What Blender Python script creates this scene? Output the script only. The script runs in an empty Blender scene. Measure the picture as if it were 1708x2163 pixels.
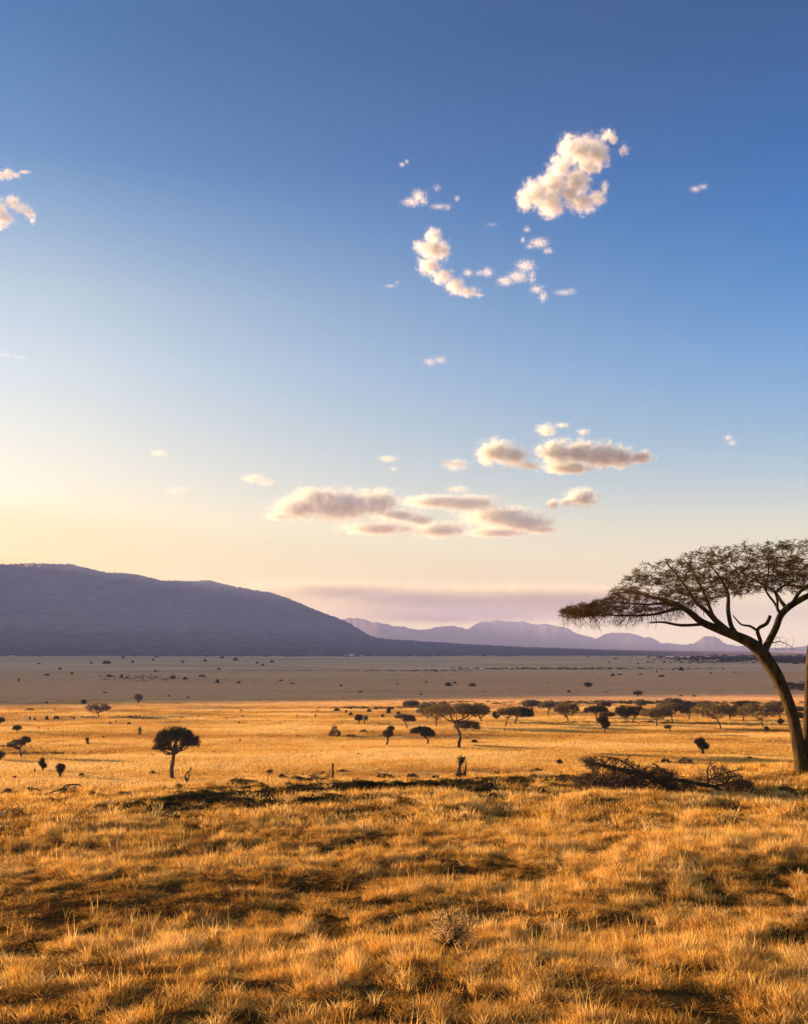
import bpy, bmesh, math, random
import numpy as np
from mathutils import Vector, Matrix, kdtree, noise as mnoise

S = bpy.context.scene
COL = S.collection
R = math.radians

# ------------------------------------------------------------------ camera
EYE = 13.0                     # eye height above the plain (the camera stands on a low rise)
F, CX, CY = 1098.0, 404.0, 512.0
PITCH = R(7.16)
cam_d = bpy.data.cameras.new('camera'); cam = bpy.data.objects.new('camera', cam_d); COL.objects.link(cam)
cam_d.sensor_fit = 'VERTICAL'; cam_d.sensor_height = 24; cam_d.lens = 24 * F / 1024
cam_d.clip_start = 0.1; cam_d.clip_end = 200000
cam.location = (0, 0, EYE); cam.rotation_euler = (R(90) + PITCH, 0, 0)
S.camera = cam
# ------------------------------------------------------------------ light
SUN_AZ, SUN_EL = R(-64), R(8)           # azimuth from the view direction, elevation
sund = Vector((math.sin(SUN_AZ) * math.cos(SUN_EL), math.cos(SUN_AZ) * math.cos(SUN_EL), math.sin(SUN_EL)))
sl = bpy.data.lights.new('sun', 'SUN'); so = bpy.data.objects.new('sun', sl); COL.objects.link(so)
sl.energy = 5.0; sl.angle = R(0.5); sl.color = (1.0, 0.66, 0.36)
so.rotation_euler = sund.to_track_quat('Z', 'Y').to_euler()
W = bpy.data.worlds.new('World'); S.world = W; W.use_nodes = True
wn = W.node_tree.nodes; wl = W.node_tree.links
sky = wn.new('ShaderNodeTexSky'); sky.sky_type = 'NISHITA'; sky.sun_disc = False
sky.sun_elevation = SUN_EL; sky.sun_rotation = R(-78)
sky.altitude = 0; sky.air_density = 1.0; sky.dust_density = 1.0; sky.ozone_density = 1.0
#SKYGRADE  the physical sky, graded by elevation on the sunny side and on the far side
GRADE = [(-0.02, (2.4, 2.3, 2.3), (2.7, 2.8, 3.2)), (0.0035, (2.4, 2.3, 2.30), (2.7, 2.8, 3.2)), (0.0296, (1.03, 0.90, 0.72), (1.08, 1.04, 0.98)),
         (0.0698, (1.02, 0.73, 0.50), (1.02, 0.80, 0.70)), (0.11, (1.02, 0.735, 0.50), (0.93, 0.79, 0.75)),
         (0.15, (0.95, 0.75, 0.62), (0.64, 0.68, 0.79)), (0.19, (0.92, 0.77, 0.67), (0.43, 0.60, 0.80)),
         (0.2486, (0.84, 0.78, 0.75), (0.25, 0.52, 0.85)), (0.3054, (0.72, 0.72, 0.72), (0.10, 0.43, 0.81)),
         (0.3705, (0.36, 0.53, 0.69), (0.0, 0.335, 0.74)), (0.4117, (0.14, 0.39, 0.63), (0.0, 0.285, 0.66)),
         (0.506, (0.0, 0.29, 0.55), (0.0, 0.225, 0.50)), (0.57, (0.0, 0.30, 0.52), (0.0, 0.20, 0.47)), (0.72, (1.0, 0.95, 0.95), (1.0, 0.95, 0.95)), (1.0, (2.8, 2.35, 2.0), (2.8, 2.35, 2.0))]
def sky_grade():
    tc = wn.new('ShaderNodeTexCoord'); sx = wn.new('ShaderNodeSeparateXYZ'); wl.new(tc.outputs['Generated'], sx.inputs[0])
    mr = wn.new('ShaderNodeMapRange'); mr.inputs[1].default_value = -0.05; mr.inputs[2].default_value = 1.05; wl.new(sx.outputs['Z'], mr.inputs[0])
    rs = []
    for side in (1, 2):
        r = wn.new('ShaderNodeValToRGB'); e = r.color_ramp.elements; r.color_ramp.interpolation = 'EASE' if False else 'LINEAR'
        while len(e) < len(GRADE): e.new(0.5)
        for k, g in enumerate(GRADE):
            e[k].position = (g[0] + 0.05) / 1.1; e[k].color = (*[c / 6.0 for c in g[side]], 1)
        wl.new(mr.outputs[0], r.inputs[0]); rs.append(r)
    dt = wn.new('ShaderNodeVectorMath'); dt.operation = 'DOT_PRODUCT'; wl.new(tc.outputs['Generated'], dt.inputs[0])
    dt.inputs[1].default_value = (math.sin(R(-78)), math.cos(R(-78)), 0)
    az = wn.new('ShaderNodeMapRange'); az.interpolation_type = 'SMOOTHERSTEP' if False else 'LINEAR'; az.inputs[1].default_value = -0.21; az.inputs[2].default_value = 0.47; wl.new(dt.outputs['Value'], az.inputs[0])
    mx = wn.new('ShaderNodeMixRGB'); pw = wn.new('ShaderNodeMath'); pw.operation = 'POWER'; pw.inputs[1].default_value = 1.35; wl.new(az.outputs[0], pw.inputs[0]); wl.new(pw.outputs[0], mx.inputs[0]); wl.new(rs[1].outputs[0], mx.inputs[1]); wl.new(rs[0].outputs[0], mx.inputs[2])
    m3 = wn.new('ShaderNodeVectorMath'); m3.operation = 'MULTIPLY'; wl.new(sky.outputs[0], m3.inputs[0]); wl.new(mx.outputs[0], m3.inputs[1])
    m4 = wn.new('ShaderNodeVectorMath'); m4.operation = 'SCALE'; m4.inputs['Scale'].default_value = 6.0; wl.new(m3.outputs[0], m4.inputs[0])
    wl.new(m4.outputs[0], wn['Background'].inputs[0])
sky_grade(); wn['Background'].inputs[1].default_value = 0.07
S.view_settings.view_transform = 'Standard'; S.view_settings.look = 'None'
S.view_settings.gamma = 1.0; S.view_settings.exposure = 2.25
S.cycles.volume_bounces = 3; S.cycles.max_bounces = 8; S.cycles.transparent_max_bounces = 8
S.cycles.use_denoising = True

# ------------------------------------------------------------------ projection helpers
def ray(px, py):
    d = Vector(((px - CX) / F, 1.0, (CY - py) / F))
    c, s = math.cos(PITCH), math.sin(PITCH)
    return Vector((d.x, d.y * c - d.z * s, d.y * s + d.z * c))
def P(px, py, dist):                      # point at forward distance dist seen at the pixel
    d = ray(px, py)
    return Vector((0, 0, EYE)) + d * (dist / d.y)
def elev(px, py):                         # azimuth and elevation tangent of a pixel
    d = ray(px, py); return math.atan2(d.x, d.y), d.z / math.hypot(d.x, d.y)
def hpx(dist): return dist / F            # metres per pixel at that distance

# ------------------------------------------------------------------ noise and ground shape
def hash2(ix, iy, seed):
    n = (ix * 374761393 + iy * 668265263 + seed * 1442695041) & 0x7fffffff
    n = ((n ^ (n >> 13)) * 1274126177) & 0x7fffffff
    return ((n ^ (n >> 16)) & 0xffff) / 65535.0
def vnoise(x, y, seed=0):
    x = np.asarray(x, float); y = np.asarray(y, float)
    xi = np.floor(x).astype(np.int64); yi = np.floor(y).astype(np.int64)
    fx = x - xi; fy = y - yi; fx = fx * fx * (3 - 2 * fx); fy = fy * fy * (3 - 2 * fy)
    a = hash2(xi, yi, seed); b = hash2(xi + 1, yi, seed); c = hash2(xi, yi + 1, seed); d = hash2(xi + 1, yi + 1, seed)
    return (a + (b - a) * fx) * (1 - fy) + (c + (d - c) * fx) * fy
def fbm(x, y, seed=0, octs=4):
    v = 0; a = 0.5; t = 0
    for k in range(octs):
        v = v + a * vnoise(np.asarray(x) * 2 ** k, np.asarray(y) * 2 ** k, seed + 17 * k); t += a; a *= 0.5
    return v / t
def sstep(a, b, x):
    t = np.clip((np.asarray(x, float) - a) / (b - a), 0, 1); return t * t * (3 - 2 * t)
def crest(x):                             # distance of the edge of the rise
    x = np.asarray(x, float)
    return 35.0 + 0.36 * np.clip(x, -40, 40) + 2.0 * (fbm(x / 6.0 + 40, x * 0, 5, 2) - 0.5)
def ground_z(x, y):
    x = np.asarray(x, float); y = np.asarray(y, float)
    top = 9.05 - 0.006 * y + 0.42 * (fbm(x / 7.0 + 3, y / 4.5 + 9, 1, 3) - 0.5) + 0.22 * (fbm(x / 1.3, y / 1.1, 2, 2) - 0.5)
    top = top - 0.12 * np.exp(-(((x + 3) / 4.5) ** 2 + ((y - 17.5) / 1.8) ** 2))
    d = y - crest(x)
    fall = sstep(0, 55, d + 3.0)
    side = sstep(60, 160, np.abs(x)) ; back = sstep(20, 120, -y)
    k = (1 - fall) * (1 - side) * (1 - back)
    far = np.hypot(x, y)
    low = 0.5 * (fbm(x / 45.0, y / 28.0, 3, 3) - 0.5) * sstep(40, 90, far) + 0.16 * (fbm(x / 5.0, y / 5.0, 4, 2) - 0.5)
    low = low * (1 - sstep(400, 3000, far) * 0.8)
    return top * k + low * (1 - k)
def G(px, py, lo=6.0, hi=9000.0):         # ground point seen at a pixel
    d = ray(px, py); d = d / d.y
    ts = np.geomspace(lo, hi, 1500)
    zz = EYE + d.z * ts; gg = ground_z(d.x * ts, ts)
    i = np.nonzero(zz < gg)[0]
    if len(i) == 0: t = hi
    else: t = ts[i[0]]
    return Vector((d.x * t, t, float(ground_z(d.x * t, t))))

# ------------------------------------------------------------------ object helpers
def tag(o, label=None, cat=None, group=None, kind=None):
    if label: o['label'] = label
    if cat: o['category'] = cat
    if group: o['group'] = group
    if kind: o['kind'] = kind
    return o
def np_mesh(name, V, faces, mat, parent=None, smooth=False, loc=None):
    """faces: list of arrays (n,k)"""
    me = bpy.data.meshes.new(name)
    V = np.asarray(V, np.float32)
    me.vertices.add(len(V)); me.vertices.foreach_set('co', V.ravel())
    faces = [np.asarray(f, np.int32) for f in faces if len(f)]
    nl = sum(f.size for f in faces); nf = sum(len(f) for f in faces)
    me.loops.add(nl); me.polygons.add(nf)
    me.loops.foreach_set('vertex_index', np.concatenate([f.ravel() for f in faces]))
    st = []; c = 0
    for f in faces:
        st.append(c + np.arange(len(f)) * f.shape[1]); c += f.size
    me.polygons.foreach_set('loop_start', np.concatenate(st))
    me.update(calc_edges=True); me.validate()
    if smooth: me.polygons.foreach_set('use_smooth', np.ones(len(me.polygons), bool))
    me.materials.append(mat)
    o = bpy.data.objects.new(name, me); COL.objects.link(o)
    if parent: o.parent = parent
    if loc is not None: o.location = loc
    return o
def empty(name, loc):
    o = bpy.data.objects.new(name, None); COL.objects.link(o); o.location = loc; o.empty_display_size = 0.3
    return o
def new_mat(name):
    m = bpy.data.materials.new(name); m.use_nodes = True
    return m, m.node_tree.nodes, m.node_tree.links
def N(nodes, t, **kw):
    n = nodes.new(t)
    for k, v in kw.items(): setattr(n, k, v)
    return n
def ramp(nodes, stops):
    r = nodes.new('ShaderNodeValToRGB'); e = r.color_ramp.elements
    while len(e) < len(stops): e.new(0.5)
    for i, (p, c) in enumerate(stops):
        e[i].position = p; e[i].color = (*c, 1)
    return r

#STAGE_MATERIALS
# ------------------------------------------------------------------ materials of the land
def ground_material():
    m, n, l = new_mat('savanna_ground')
    b = n['Principled BSDF']; b.inputs['Roughness'].default_value = 1.0; b.inputs['Specular IOR Level'].default_value = 0.0
    g = n.new('ShaderNodeNewGeometry')
    sp = N(n, 'ShaderNodeMapping'); sp.inputs['Scale'].default_value = (0.004, 0.012, 0.0)
    l.new(g.outputs['Position'], sp.inputs[0])
    n1 = N(n, 'ShaderNodeTexNoise'); n1.inputs['Scale'].default_value = 1.0; n1.inputs['Detail'].default_value = 8; n1.inputs['Roughness'].default_value = 0.65
    l.new(sp.outputs[0], n1.inputs['Vector'])
    n2 = N(n, 'ShaderNodeTexNoise'); n2.inputs['Scale'].default_value = 1.7; n2.inputs['Detail'].default_value = 6; n2.inputs['Roughness'].default_value = 0.7
    l.new(g.outputs['Position'], n2.inputs['Vector'])
    r1 = ramp(n, [(0.30, (0.34, 0.18, 0.09)), (0.43, (0.64, 0.36, 0.19)), (0.55, (0.82, 0.47, 0.26)), (0.70, (0.90, 0.56, 0.33))])
    l.new(n1.outputs[0], r1.inputs[0])
    r2 = ramp(n, [(0.3, (0.55, 0.5, 0.45)), (0.6, (1.0, 1.0, 1.0))]); l.new(n2.outputs[0], r2.inputs[0])
    mx = N(n, 'ShaderNodeMixRGB', blend_type='MULTIPLY'); mx.inputs[0].default_value = 1
    l.new(r1.outputs[0], mx.inputs[1]); l.new(r2.outputs[0], mx.inputs[2])
    # bare reddish-brown soil on the near rise, straw-coloured short grass on the plain
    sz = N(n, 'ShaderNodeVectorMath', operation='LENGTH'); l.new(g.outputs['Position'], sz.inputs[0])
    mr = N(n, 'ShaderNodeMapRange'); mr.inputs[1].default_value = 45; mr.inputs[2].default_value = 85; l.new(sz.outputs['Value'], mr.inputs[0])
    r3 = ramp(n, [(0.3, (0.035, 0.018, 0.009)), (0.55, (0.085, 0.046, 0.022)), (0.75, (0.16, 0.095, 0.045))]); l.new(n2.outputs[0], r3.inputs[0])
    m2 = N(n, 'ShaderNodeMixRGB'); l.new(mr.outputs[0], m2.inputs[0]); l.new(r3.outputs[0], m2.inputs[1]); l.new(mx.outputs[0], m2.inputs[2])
    mr2 = N(n, 'ShaderNodeMapRange'); mr2.inputs[1].default_value = 230; mr2.inputs[2].default_value = 420; l.new(sz.outputs['Value'], mr2.inputs[0])
    lit_tint = N(n, 'ShaderNodeMixRGB'); l.new(mr2.outputs[0], lit_tint.inputs[0]); lit_tint.inputs[1].default_value = (0.72, 0.74, 0.44, 1); lit_tint.inputs[2].default_value = (1, 1, 1, 1)  # sunlit and shaded plain coloured apart, the light difference put into the tint
    m4 = N(n, 'ShaderNodeMixRGB', blend_type='MULTIPLY'); m4.inputs[0].default_value = 1; l.new(m2.outputs[0], m4.inputs[1]); l.new(lit_tint.outputs[0], m4.inputs[2])
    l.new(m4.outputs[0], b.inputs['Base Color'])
    bp = N(n, 'ShaderNodeBump'); bp.inputs['Strength'].default_value = 0.8; bp.inputs['Distance'].default_value = 0.3
    l.new(n2.outputs[0], bp.inputs['Height']); l.new(bp.outputs[0], b.inputs['Normal'])
    return m
M_GROUND = ground_material()
def rock_material(name, stops, scale):
    m, n, l = new_mat(name)
    b = n['Principled BSDF']; b.inputs['Roughness'].default_value = 1.0; b.inputs['Specular IOR Level'].default_value = 0.0
    g = n.new('ShaderNodeNewGeometry')
    n1 = N(n, 'ShaderNodeTexNoise'); n1.inputs['Scale'].default_value = scale; n1.inputs['Detail'].default_value = 9; n1.inputs['Roughness'].default_value = 0.7
    l.new(g.outputs['Position'], n1.inputs['Vector'])
    r = ramp(n, stops); l.new(n1.outputs[0], r.inputs[0])
    # denser woodland on the lowest slopes
    sz = n.new('ShaderNodeSeparateXYZ'); l.new(g.outputs['Position'], sz.inputs[0])
    ad = N(n, 'ShaderNodeMath', operation='MULTIPLY_ADD'); l.new(n1.outputs[0], ad.inputs[0]); ad.inputs[1].default_value = 60; l.new(sz.outputs['Z'], ad.inputs[2])
    mr = N(n, 'ShaderNodeMapRange'); mr.inputs[1].default_value = 35; mr.inputs[2].default_value = 115; mr.inputs[3].default_value = 0.45; mr.inputs[4].default_value = 1; l.new(ad.outputs[0], mr.inputs[0])
    sc = N(n, 'ShaderNodeVectorMath', operation='SCALE'); l.new(r.outputs[0], sc.inputs[0]); l.new(mr.outputs[0], sc.inputs['Scale'])
    l.new(sc.outputs[0], b.inputs['Base Color'])
    return m
M_MOUNT = rock_material('wooded_mountain', [(0.35, (0.30, 0.19, 0.17)), (0.52, (0.36, 0.23, 0.20)), (0.68, (0.42, 0.27, 0.235))], 0.02)
M_HILL = rock_material('distant_hill', [(0.35, (0.06, 0.045, 0.045)), (0.65, (0.10, 0.075, 0.07))], 0.004)

# ------------------------------------------------------------------ ground sheet
def build_ground():
    ang = np.concatenate([np.linspace(-R(180), -R(32), 60, endpoint=False), np.linspace(-R(32), R(32), 380, endpoint=False), np.linspace(R(32), R(180), 60, endpoint=False)])
    rad = np.concatenate([np.linspace(1.0, 60, 240, endpoint=False), np.geomspace(60, 400, 170, endpoint=False), np.geomspace(400, 60000, 90)])
    A, D = np.meshgrid(ang, rad)
    X = D * np.sin(A); Y = D * np.cos(A); Z = ground_z(X, Y)
    Z = np.where(D > 12000, -(D - 12000) * 0.004, Z)
    nr, na = A.shape
    V = np.stack([X, Y, Z], -1).reshape(-1, 3)
    i = np.arange(nr - 1)[:, None] * na; j = np.arange(na)[None]; j2 = (j + 1) % na
    q = np.stack([i + j, i + na + j, i + na + j2, i + j2], -1).reshape(-1, 4)[:, ::-1]
    V = np.vstack([V, [[0, 0, float(ground_z(0, 0))]]]); c = len(V) - 1
    t = np.stack([np.full(na, c), np.arange(na), (np.arange(na) + 1) % na], -1)[:, ::-1]
    o = np_mesh('ground', V, [q, t], M_GROUND, smooth=True)
    return tag(o, kind='structure')
build_ground()

# ------------------------------------------------------------------ mountains
K = 808 / 1708.0
def profile(pts):
    a = []; 
    for x, y in pts:
        az, t = elev(x * K, y * K); a.append((az, t))
    a = np.array(a); return a[:, 0], a[:, 1]
def mountain(name, pts, r0, rp, r1, mat, seed, amp, scale, ext=None, na=900, nr=80, warp=0.12, peaks=0):
    az, tn = profile(pts)
    if ext: 
        az = np.concatenate([np.array([R(e[0]) for e in ext]), az]); tn = np.concatenate([np.array([e[1] for e in ext]), tn])
    A = np.linspace(az[0], az[-1], na); T = np.interp(A, az, tn)
    h = np.maximum(T * rp + EYE, 0)
    rr = np.concatenate([np.linspace(r0, rp, nr, endpoint=True), np.linspace(rp, r1, nr // 3)[1:]])
    AA, RR = np.meshgrid(A, rr)
    s = np.where(RR <= rp, (RR - r0) / (rp - r0), 1 - (RR - rp) / (r1 - rp))
    prof = np.where(RR <= rp, s ** 1.6, np.clip(s, 0, 1))
    X = RR * np.sin(AA); Y = RR * np.cos(AA)
    n1 = fbm(X / scale, Y / scale, seed, 3) - 0.5
    gl = np.abs(fbm(AA * rp / scale * 1.3 + 7, RR / scale * 0.35, seed + 3, 3) - 0.5)
    Z = h[None] * (prof - gl * 0.2 * np.sin(np.pi * np.clip(prof, 0, 1))) + n1 * amp * np.sin(np.pi * np.clip(prof, 0, 1)) * (h[None] / h.max()) - 3 * (prof <= 0)
    # small ragged crest line
    Z = Z + peaks * (fbm(AA * 70, RR / 900.0, seed + 13, 3) - 0.5) * prof ** 2 * np.clip(h[None] / 120, 0, 1)
    Z = Z + (fbm(AA * 1500, RR / 60.0, seed + 9, 3) - 0.5) * 8 * prof ** 3 * (h[None] > 20)
    wv = 1 + warp * (fbm(AA * 11 + seed, AA * 0 + 3, seed + 5, 3) - 0.5) * np.sin(np.pi * np.clip((RR - r0) / (r1 - r0), 0, 1)); X = X * wv; Y = Y * wv; Z = Z * wv
    nrr, naa = AA.shape
    i = np.arange(nrr - 1)[:, None] * naa; j = np.arange(naa - 1)[None]
    q = np.stack([i + j, i + j + 1, i + naa + j + 1, i + naa + j], -1).reshape(-1, 4)
    o = np_mesh(name, np.stack([X, Y, Z], -1).reshape(-1, 3), [q], mat, smooth=True)
    return tag(o, kind='structure')
PA = [(0, 1193), (60, 1190), (150, 1192), (215, 1208), (290, 1214), (340, 1226), (390, 1228), (445, 1227), (490, 1238), (530, 1246), (570, 1252), (610, 1265), (660, 1286), (710, 1305), (740, 1318), (780, 1342), (800, 1349), (900, 1356), (1000, 1362), (1100, 1367), (1300, 1373), (1600, 1378), (1900, 1383)]
mountain('mountain', PA, 2500, 4200, 5600, M_MOUNT, 11, 30, 420, ext=[(-38, 0.0), (-35, 0.06), (-30, 0.10), (-24, 0.09)])
PB = [(560, 1345), (640, 1325), (700, 1314), (740, 1306), (790, 1312), (830, 1322), (870, 1330), (900, 1332), (925, 1325), (950, 1327), (980, 1327), (1010, 1320), (1040, 1316), (1100, 1318), (1150, 1322), (1200, 1330), (1225, 1345), (1260, 1347), (1290, 1339), (1330, 1338), (1370, 1345), (1400, 1358), (1440, 1362), (1465, 1362), (1490, 1348), (1510, 1347), (1530, 1361), (1560, 1367), (1640, 1369), (1700, 1366), (1800, 1350), (2000, 1356), (2200, 1366)]
mountain('distant_hills', PB, 8200, 9600, 11500, M_HILL, 23, 60, 700, warp=0.22, peaks=95)

# the massif added unseen beyond the left edge of the frame, shaped to keep the low sun off the far plain
def shade_ridge():
    nx, ny = 140, 300
    u = np.linspace(-1, 1, nx); y = np.linspace(120, 4300, ny)
    U, Y = np.meshgrid(u, y)
    cx = -(330 + 0.46 * Y); hw = 170 + 0.10 * Y
    X = cx + U * hw
    ridge = np.minimum(0.225 * (Y - RIDGE0), 40 + 0.15 * Y); ridge = np.clip(ridge, 0, 370)
    cross = np.cos(U * np.pi / 2) ** 1.3
    nz = fbm(X / 260, Y / 260, 31, 5) - 0.5
    Z = ridge * cross * (1 + 0.25 * nz * sstep(400, 900, Y)) * (1 - sstep(3700, 4300, Y)) - 2
    i = np.arange(ny - 1)[:, None] * nx; j = np.arange(nx - 1)[None]
    q = np.stack([i + j, i + j + 1, i + nx + j + 1, i + nx + j], -1).reshape(-1, 4)
    o = np_mesh('unseen_shade_ridge', np.stack([X, Y, Z], -1).reshape(-1, 3), [q], M_MOUNT, smooth=True)
    tag(o, kind='structure')
RIDGE0 = 155.0
shade_ridge()

# ------------------------------------------------------------------ clouds: real volumes well above and beyond the haze
def cloud_material(name, ells, dens, erosion, nscale, edge=0.35, gray=0.98, tone=(1, 1)):
    """ells: centres and radii in object space"""
    m, n, l = new_mat(name); n.remove(n['Principled BSDF'])
    out = [x for x in n if x.type == 'OUTPUT_MATERIAL'][0]
    tc = n.new('ShaderNodeTexCoord')
    big = max(max(e[1]) for e in ells)
    nz = N(n, 'ShaderNodeTexNoise'); nz.inputs['Scale'].default_value = nscale / big; nz.inputs['Detail'].default_value = 8; nz.inputs['Roughness'].default_value = 0.66; nz.inputs['Distortion'].default_value = 0.5
    l.new(tc.outputs['Object'], nz.inputs['Vector'])
    acc = None
    for c, r in ells:
        s = N(n, 'ShaderNodeVectorMath', operation='SUBTRACT'); l.new(tc.outputs['Object'], s.inputs[0]); s.inputs[1].default_value = c
        d = N(n, 'ShaderNodeVectorMath', operation='DIVIDE'); l.new(s.outputs[0], d.inputs[0]); d.inputs[1].default_value = r
        ln = N(n, 'ShaderNodeVectorMath', operation='LENGTH'); l.new(d.outputs[0], ln.inputs[0])
        if acc is None: acc = ln.outputs['Value']
        else:
            mn = N(n, 'ShaderNodeMath', operation='SMOOTH_MIN'); mn.inputs[2].default_value = 0.25
            l.new(acc, mn.inputs[0]); l.new(ln.outputs['Value'], mn.inputs[1]); acc = mn.outputs[0]
    # density = smoothstep(0..edge, 1 - dist - erosion * noise)
    a = N(n, 'ShaderNodeMath', operation='SUBTRACT'); a.inputs[0].default_value = 1.0; l.new(acc, a.inputs[1])
    nc = N(n, 'ShaderNodeMath', operation='SUBTRACT'); l.new(nz.outputs[0], nc.inputs[0]); nc.inputs[1].default_value = 0.5
    b = N(n, 'ShaderNodeMath', operation='MULTIPLY'); l.new(nc.outputs[0], b.inputs[0]); b.inputs[1].default_value = erosion * 2
    c_ = N(n, 'ShaderNodeMath', operation='ADD'); l.new(a.outputs[0], c_.inputs[0]); l.new(b.outputs[0], c_.inputs[1])
    m0 = N(n, 'ShaderNodeMapRange'); l.new(c_.outputs[0], m0.inputs[0])
    m0.inputs[1].default_value = -0.20; m0.inputs[2].default_value = edge - 0.05
    mp_ = N(n, 'ShaderNodeMath', operation='POWER'); l.new(m0.outputs[0], mp_.inputs[0]); mp_.inputs[1].default_value = 2.6
    mr = N(n, 'ShaderNodeMath', operation='MULTIPLY'); l.new(mp_.outputs[0], mr.inputs[0]); mr.inputs[1].default_value = dens * 1.3
    pv = N(n, 'ShaderNodeVolumePrincipled'); pv.inputs['Color'].default_value = (gray, gray * tone[0], gray * tone[1], 1); m.cycles.volume_step_rate = 0.6; pv.inputs['Anisotropy'].default_value = -0.1
    l.new(mr.outputs[0], pv.inputs['Density']); l.new(pv.outputs[0], out.inputs['Volume'])
    return m
def cloud(name, blobs, label, group, dist, dens=1.0, erosion=1.7, nscale=2.6, thick=1.0, edge=1.0, gray=0.98, seed=0, tone=(1, 1)):
    """blobs: (px, py, rx, ry) in render pixels; dist in metres"""
    rnd = random.Random(seed + len(name) + int(blobs[0][0]))
    cx = sum(b[0] for b in blobs) / len(blobs); cy = sum(b[1] for b in blobs) / len(blobs)
    c0 = P(cx, cy, dist); k = hpx(dist) / math.cos(math.atan((CY - cy) / F) + 0)
    ells = []
    bm = bmesh.new()
    for (x, y, rx, ry) in blobs:
        p = P(x, y, dist) - c0
        rz = ry * k; rxx = rx * k; ryd = min(rx, max(ry, rx * 0.6)) * k * thick
        p.y += rnd.uniform(-0.35, 0.35) * ryd
        ells.append((tuple(p), (rxx, ryd, rz)))
        mt = Matrix.Translation(p) @ Matrix.Diagonal((rxx * 1.5, ryd * 1.5, rz * 1.5, 1))
        bmesh.ops.create_icosphere(bm, subdivisions=3, radius=1.0, matrix=mt)
    me = bpy.data.meshes.new(name); bm.to_mesh(me); bm.free()
    big = max(max(e[1]) for e in ells); small = min(min(e[1]) for e in ells)
    # optical density chosen from the cloud's own depth
    m = cloud_material(name, ells, dens * 6.0 / (2 * min(e[1][1] for e in ells) + 0.5 * big), erosion, nscale * big / (sum(min(e[1]) for e in ells) / len(ells)) * 0.5, edge, gray, tone)
    me.materials.append(m)
    o = bpy.data.objects.new(name, me); COL.objects.link(o); o.location = c0
    rm = o.modifiers.new('remesh', 'REMESH'); rm.mode = 'VOXEL'; rm.voxel_size = max(small * 0.4, big * 0.06)
    tag(o, label, 'cloud', group)
    return o
def c1(*bs): return [(375 + X * .2049, 112.5 + Y * .2049, rx * .2049, ry * .2049) for X, Y, rx, ry in bs]
def c2(*bs): return [(250 + X * .2635, 400 + Y * .2635, rx * .2635 * 1.12, ry * .2635 * 1.2) for X, Y, rx, ry in bs]
def c3(*bs): return [(X * .104, 150 + Y * .104, rx * .104, ry * .104) for X, Y, rx, ry in bs]
GH = 'small cumulus clouds high in the sky'; GL = 'clouds low over the hills'
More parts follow.
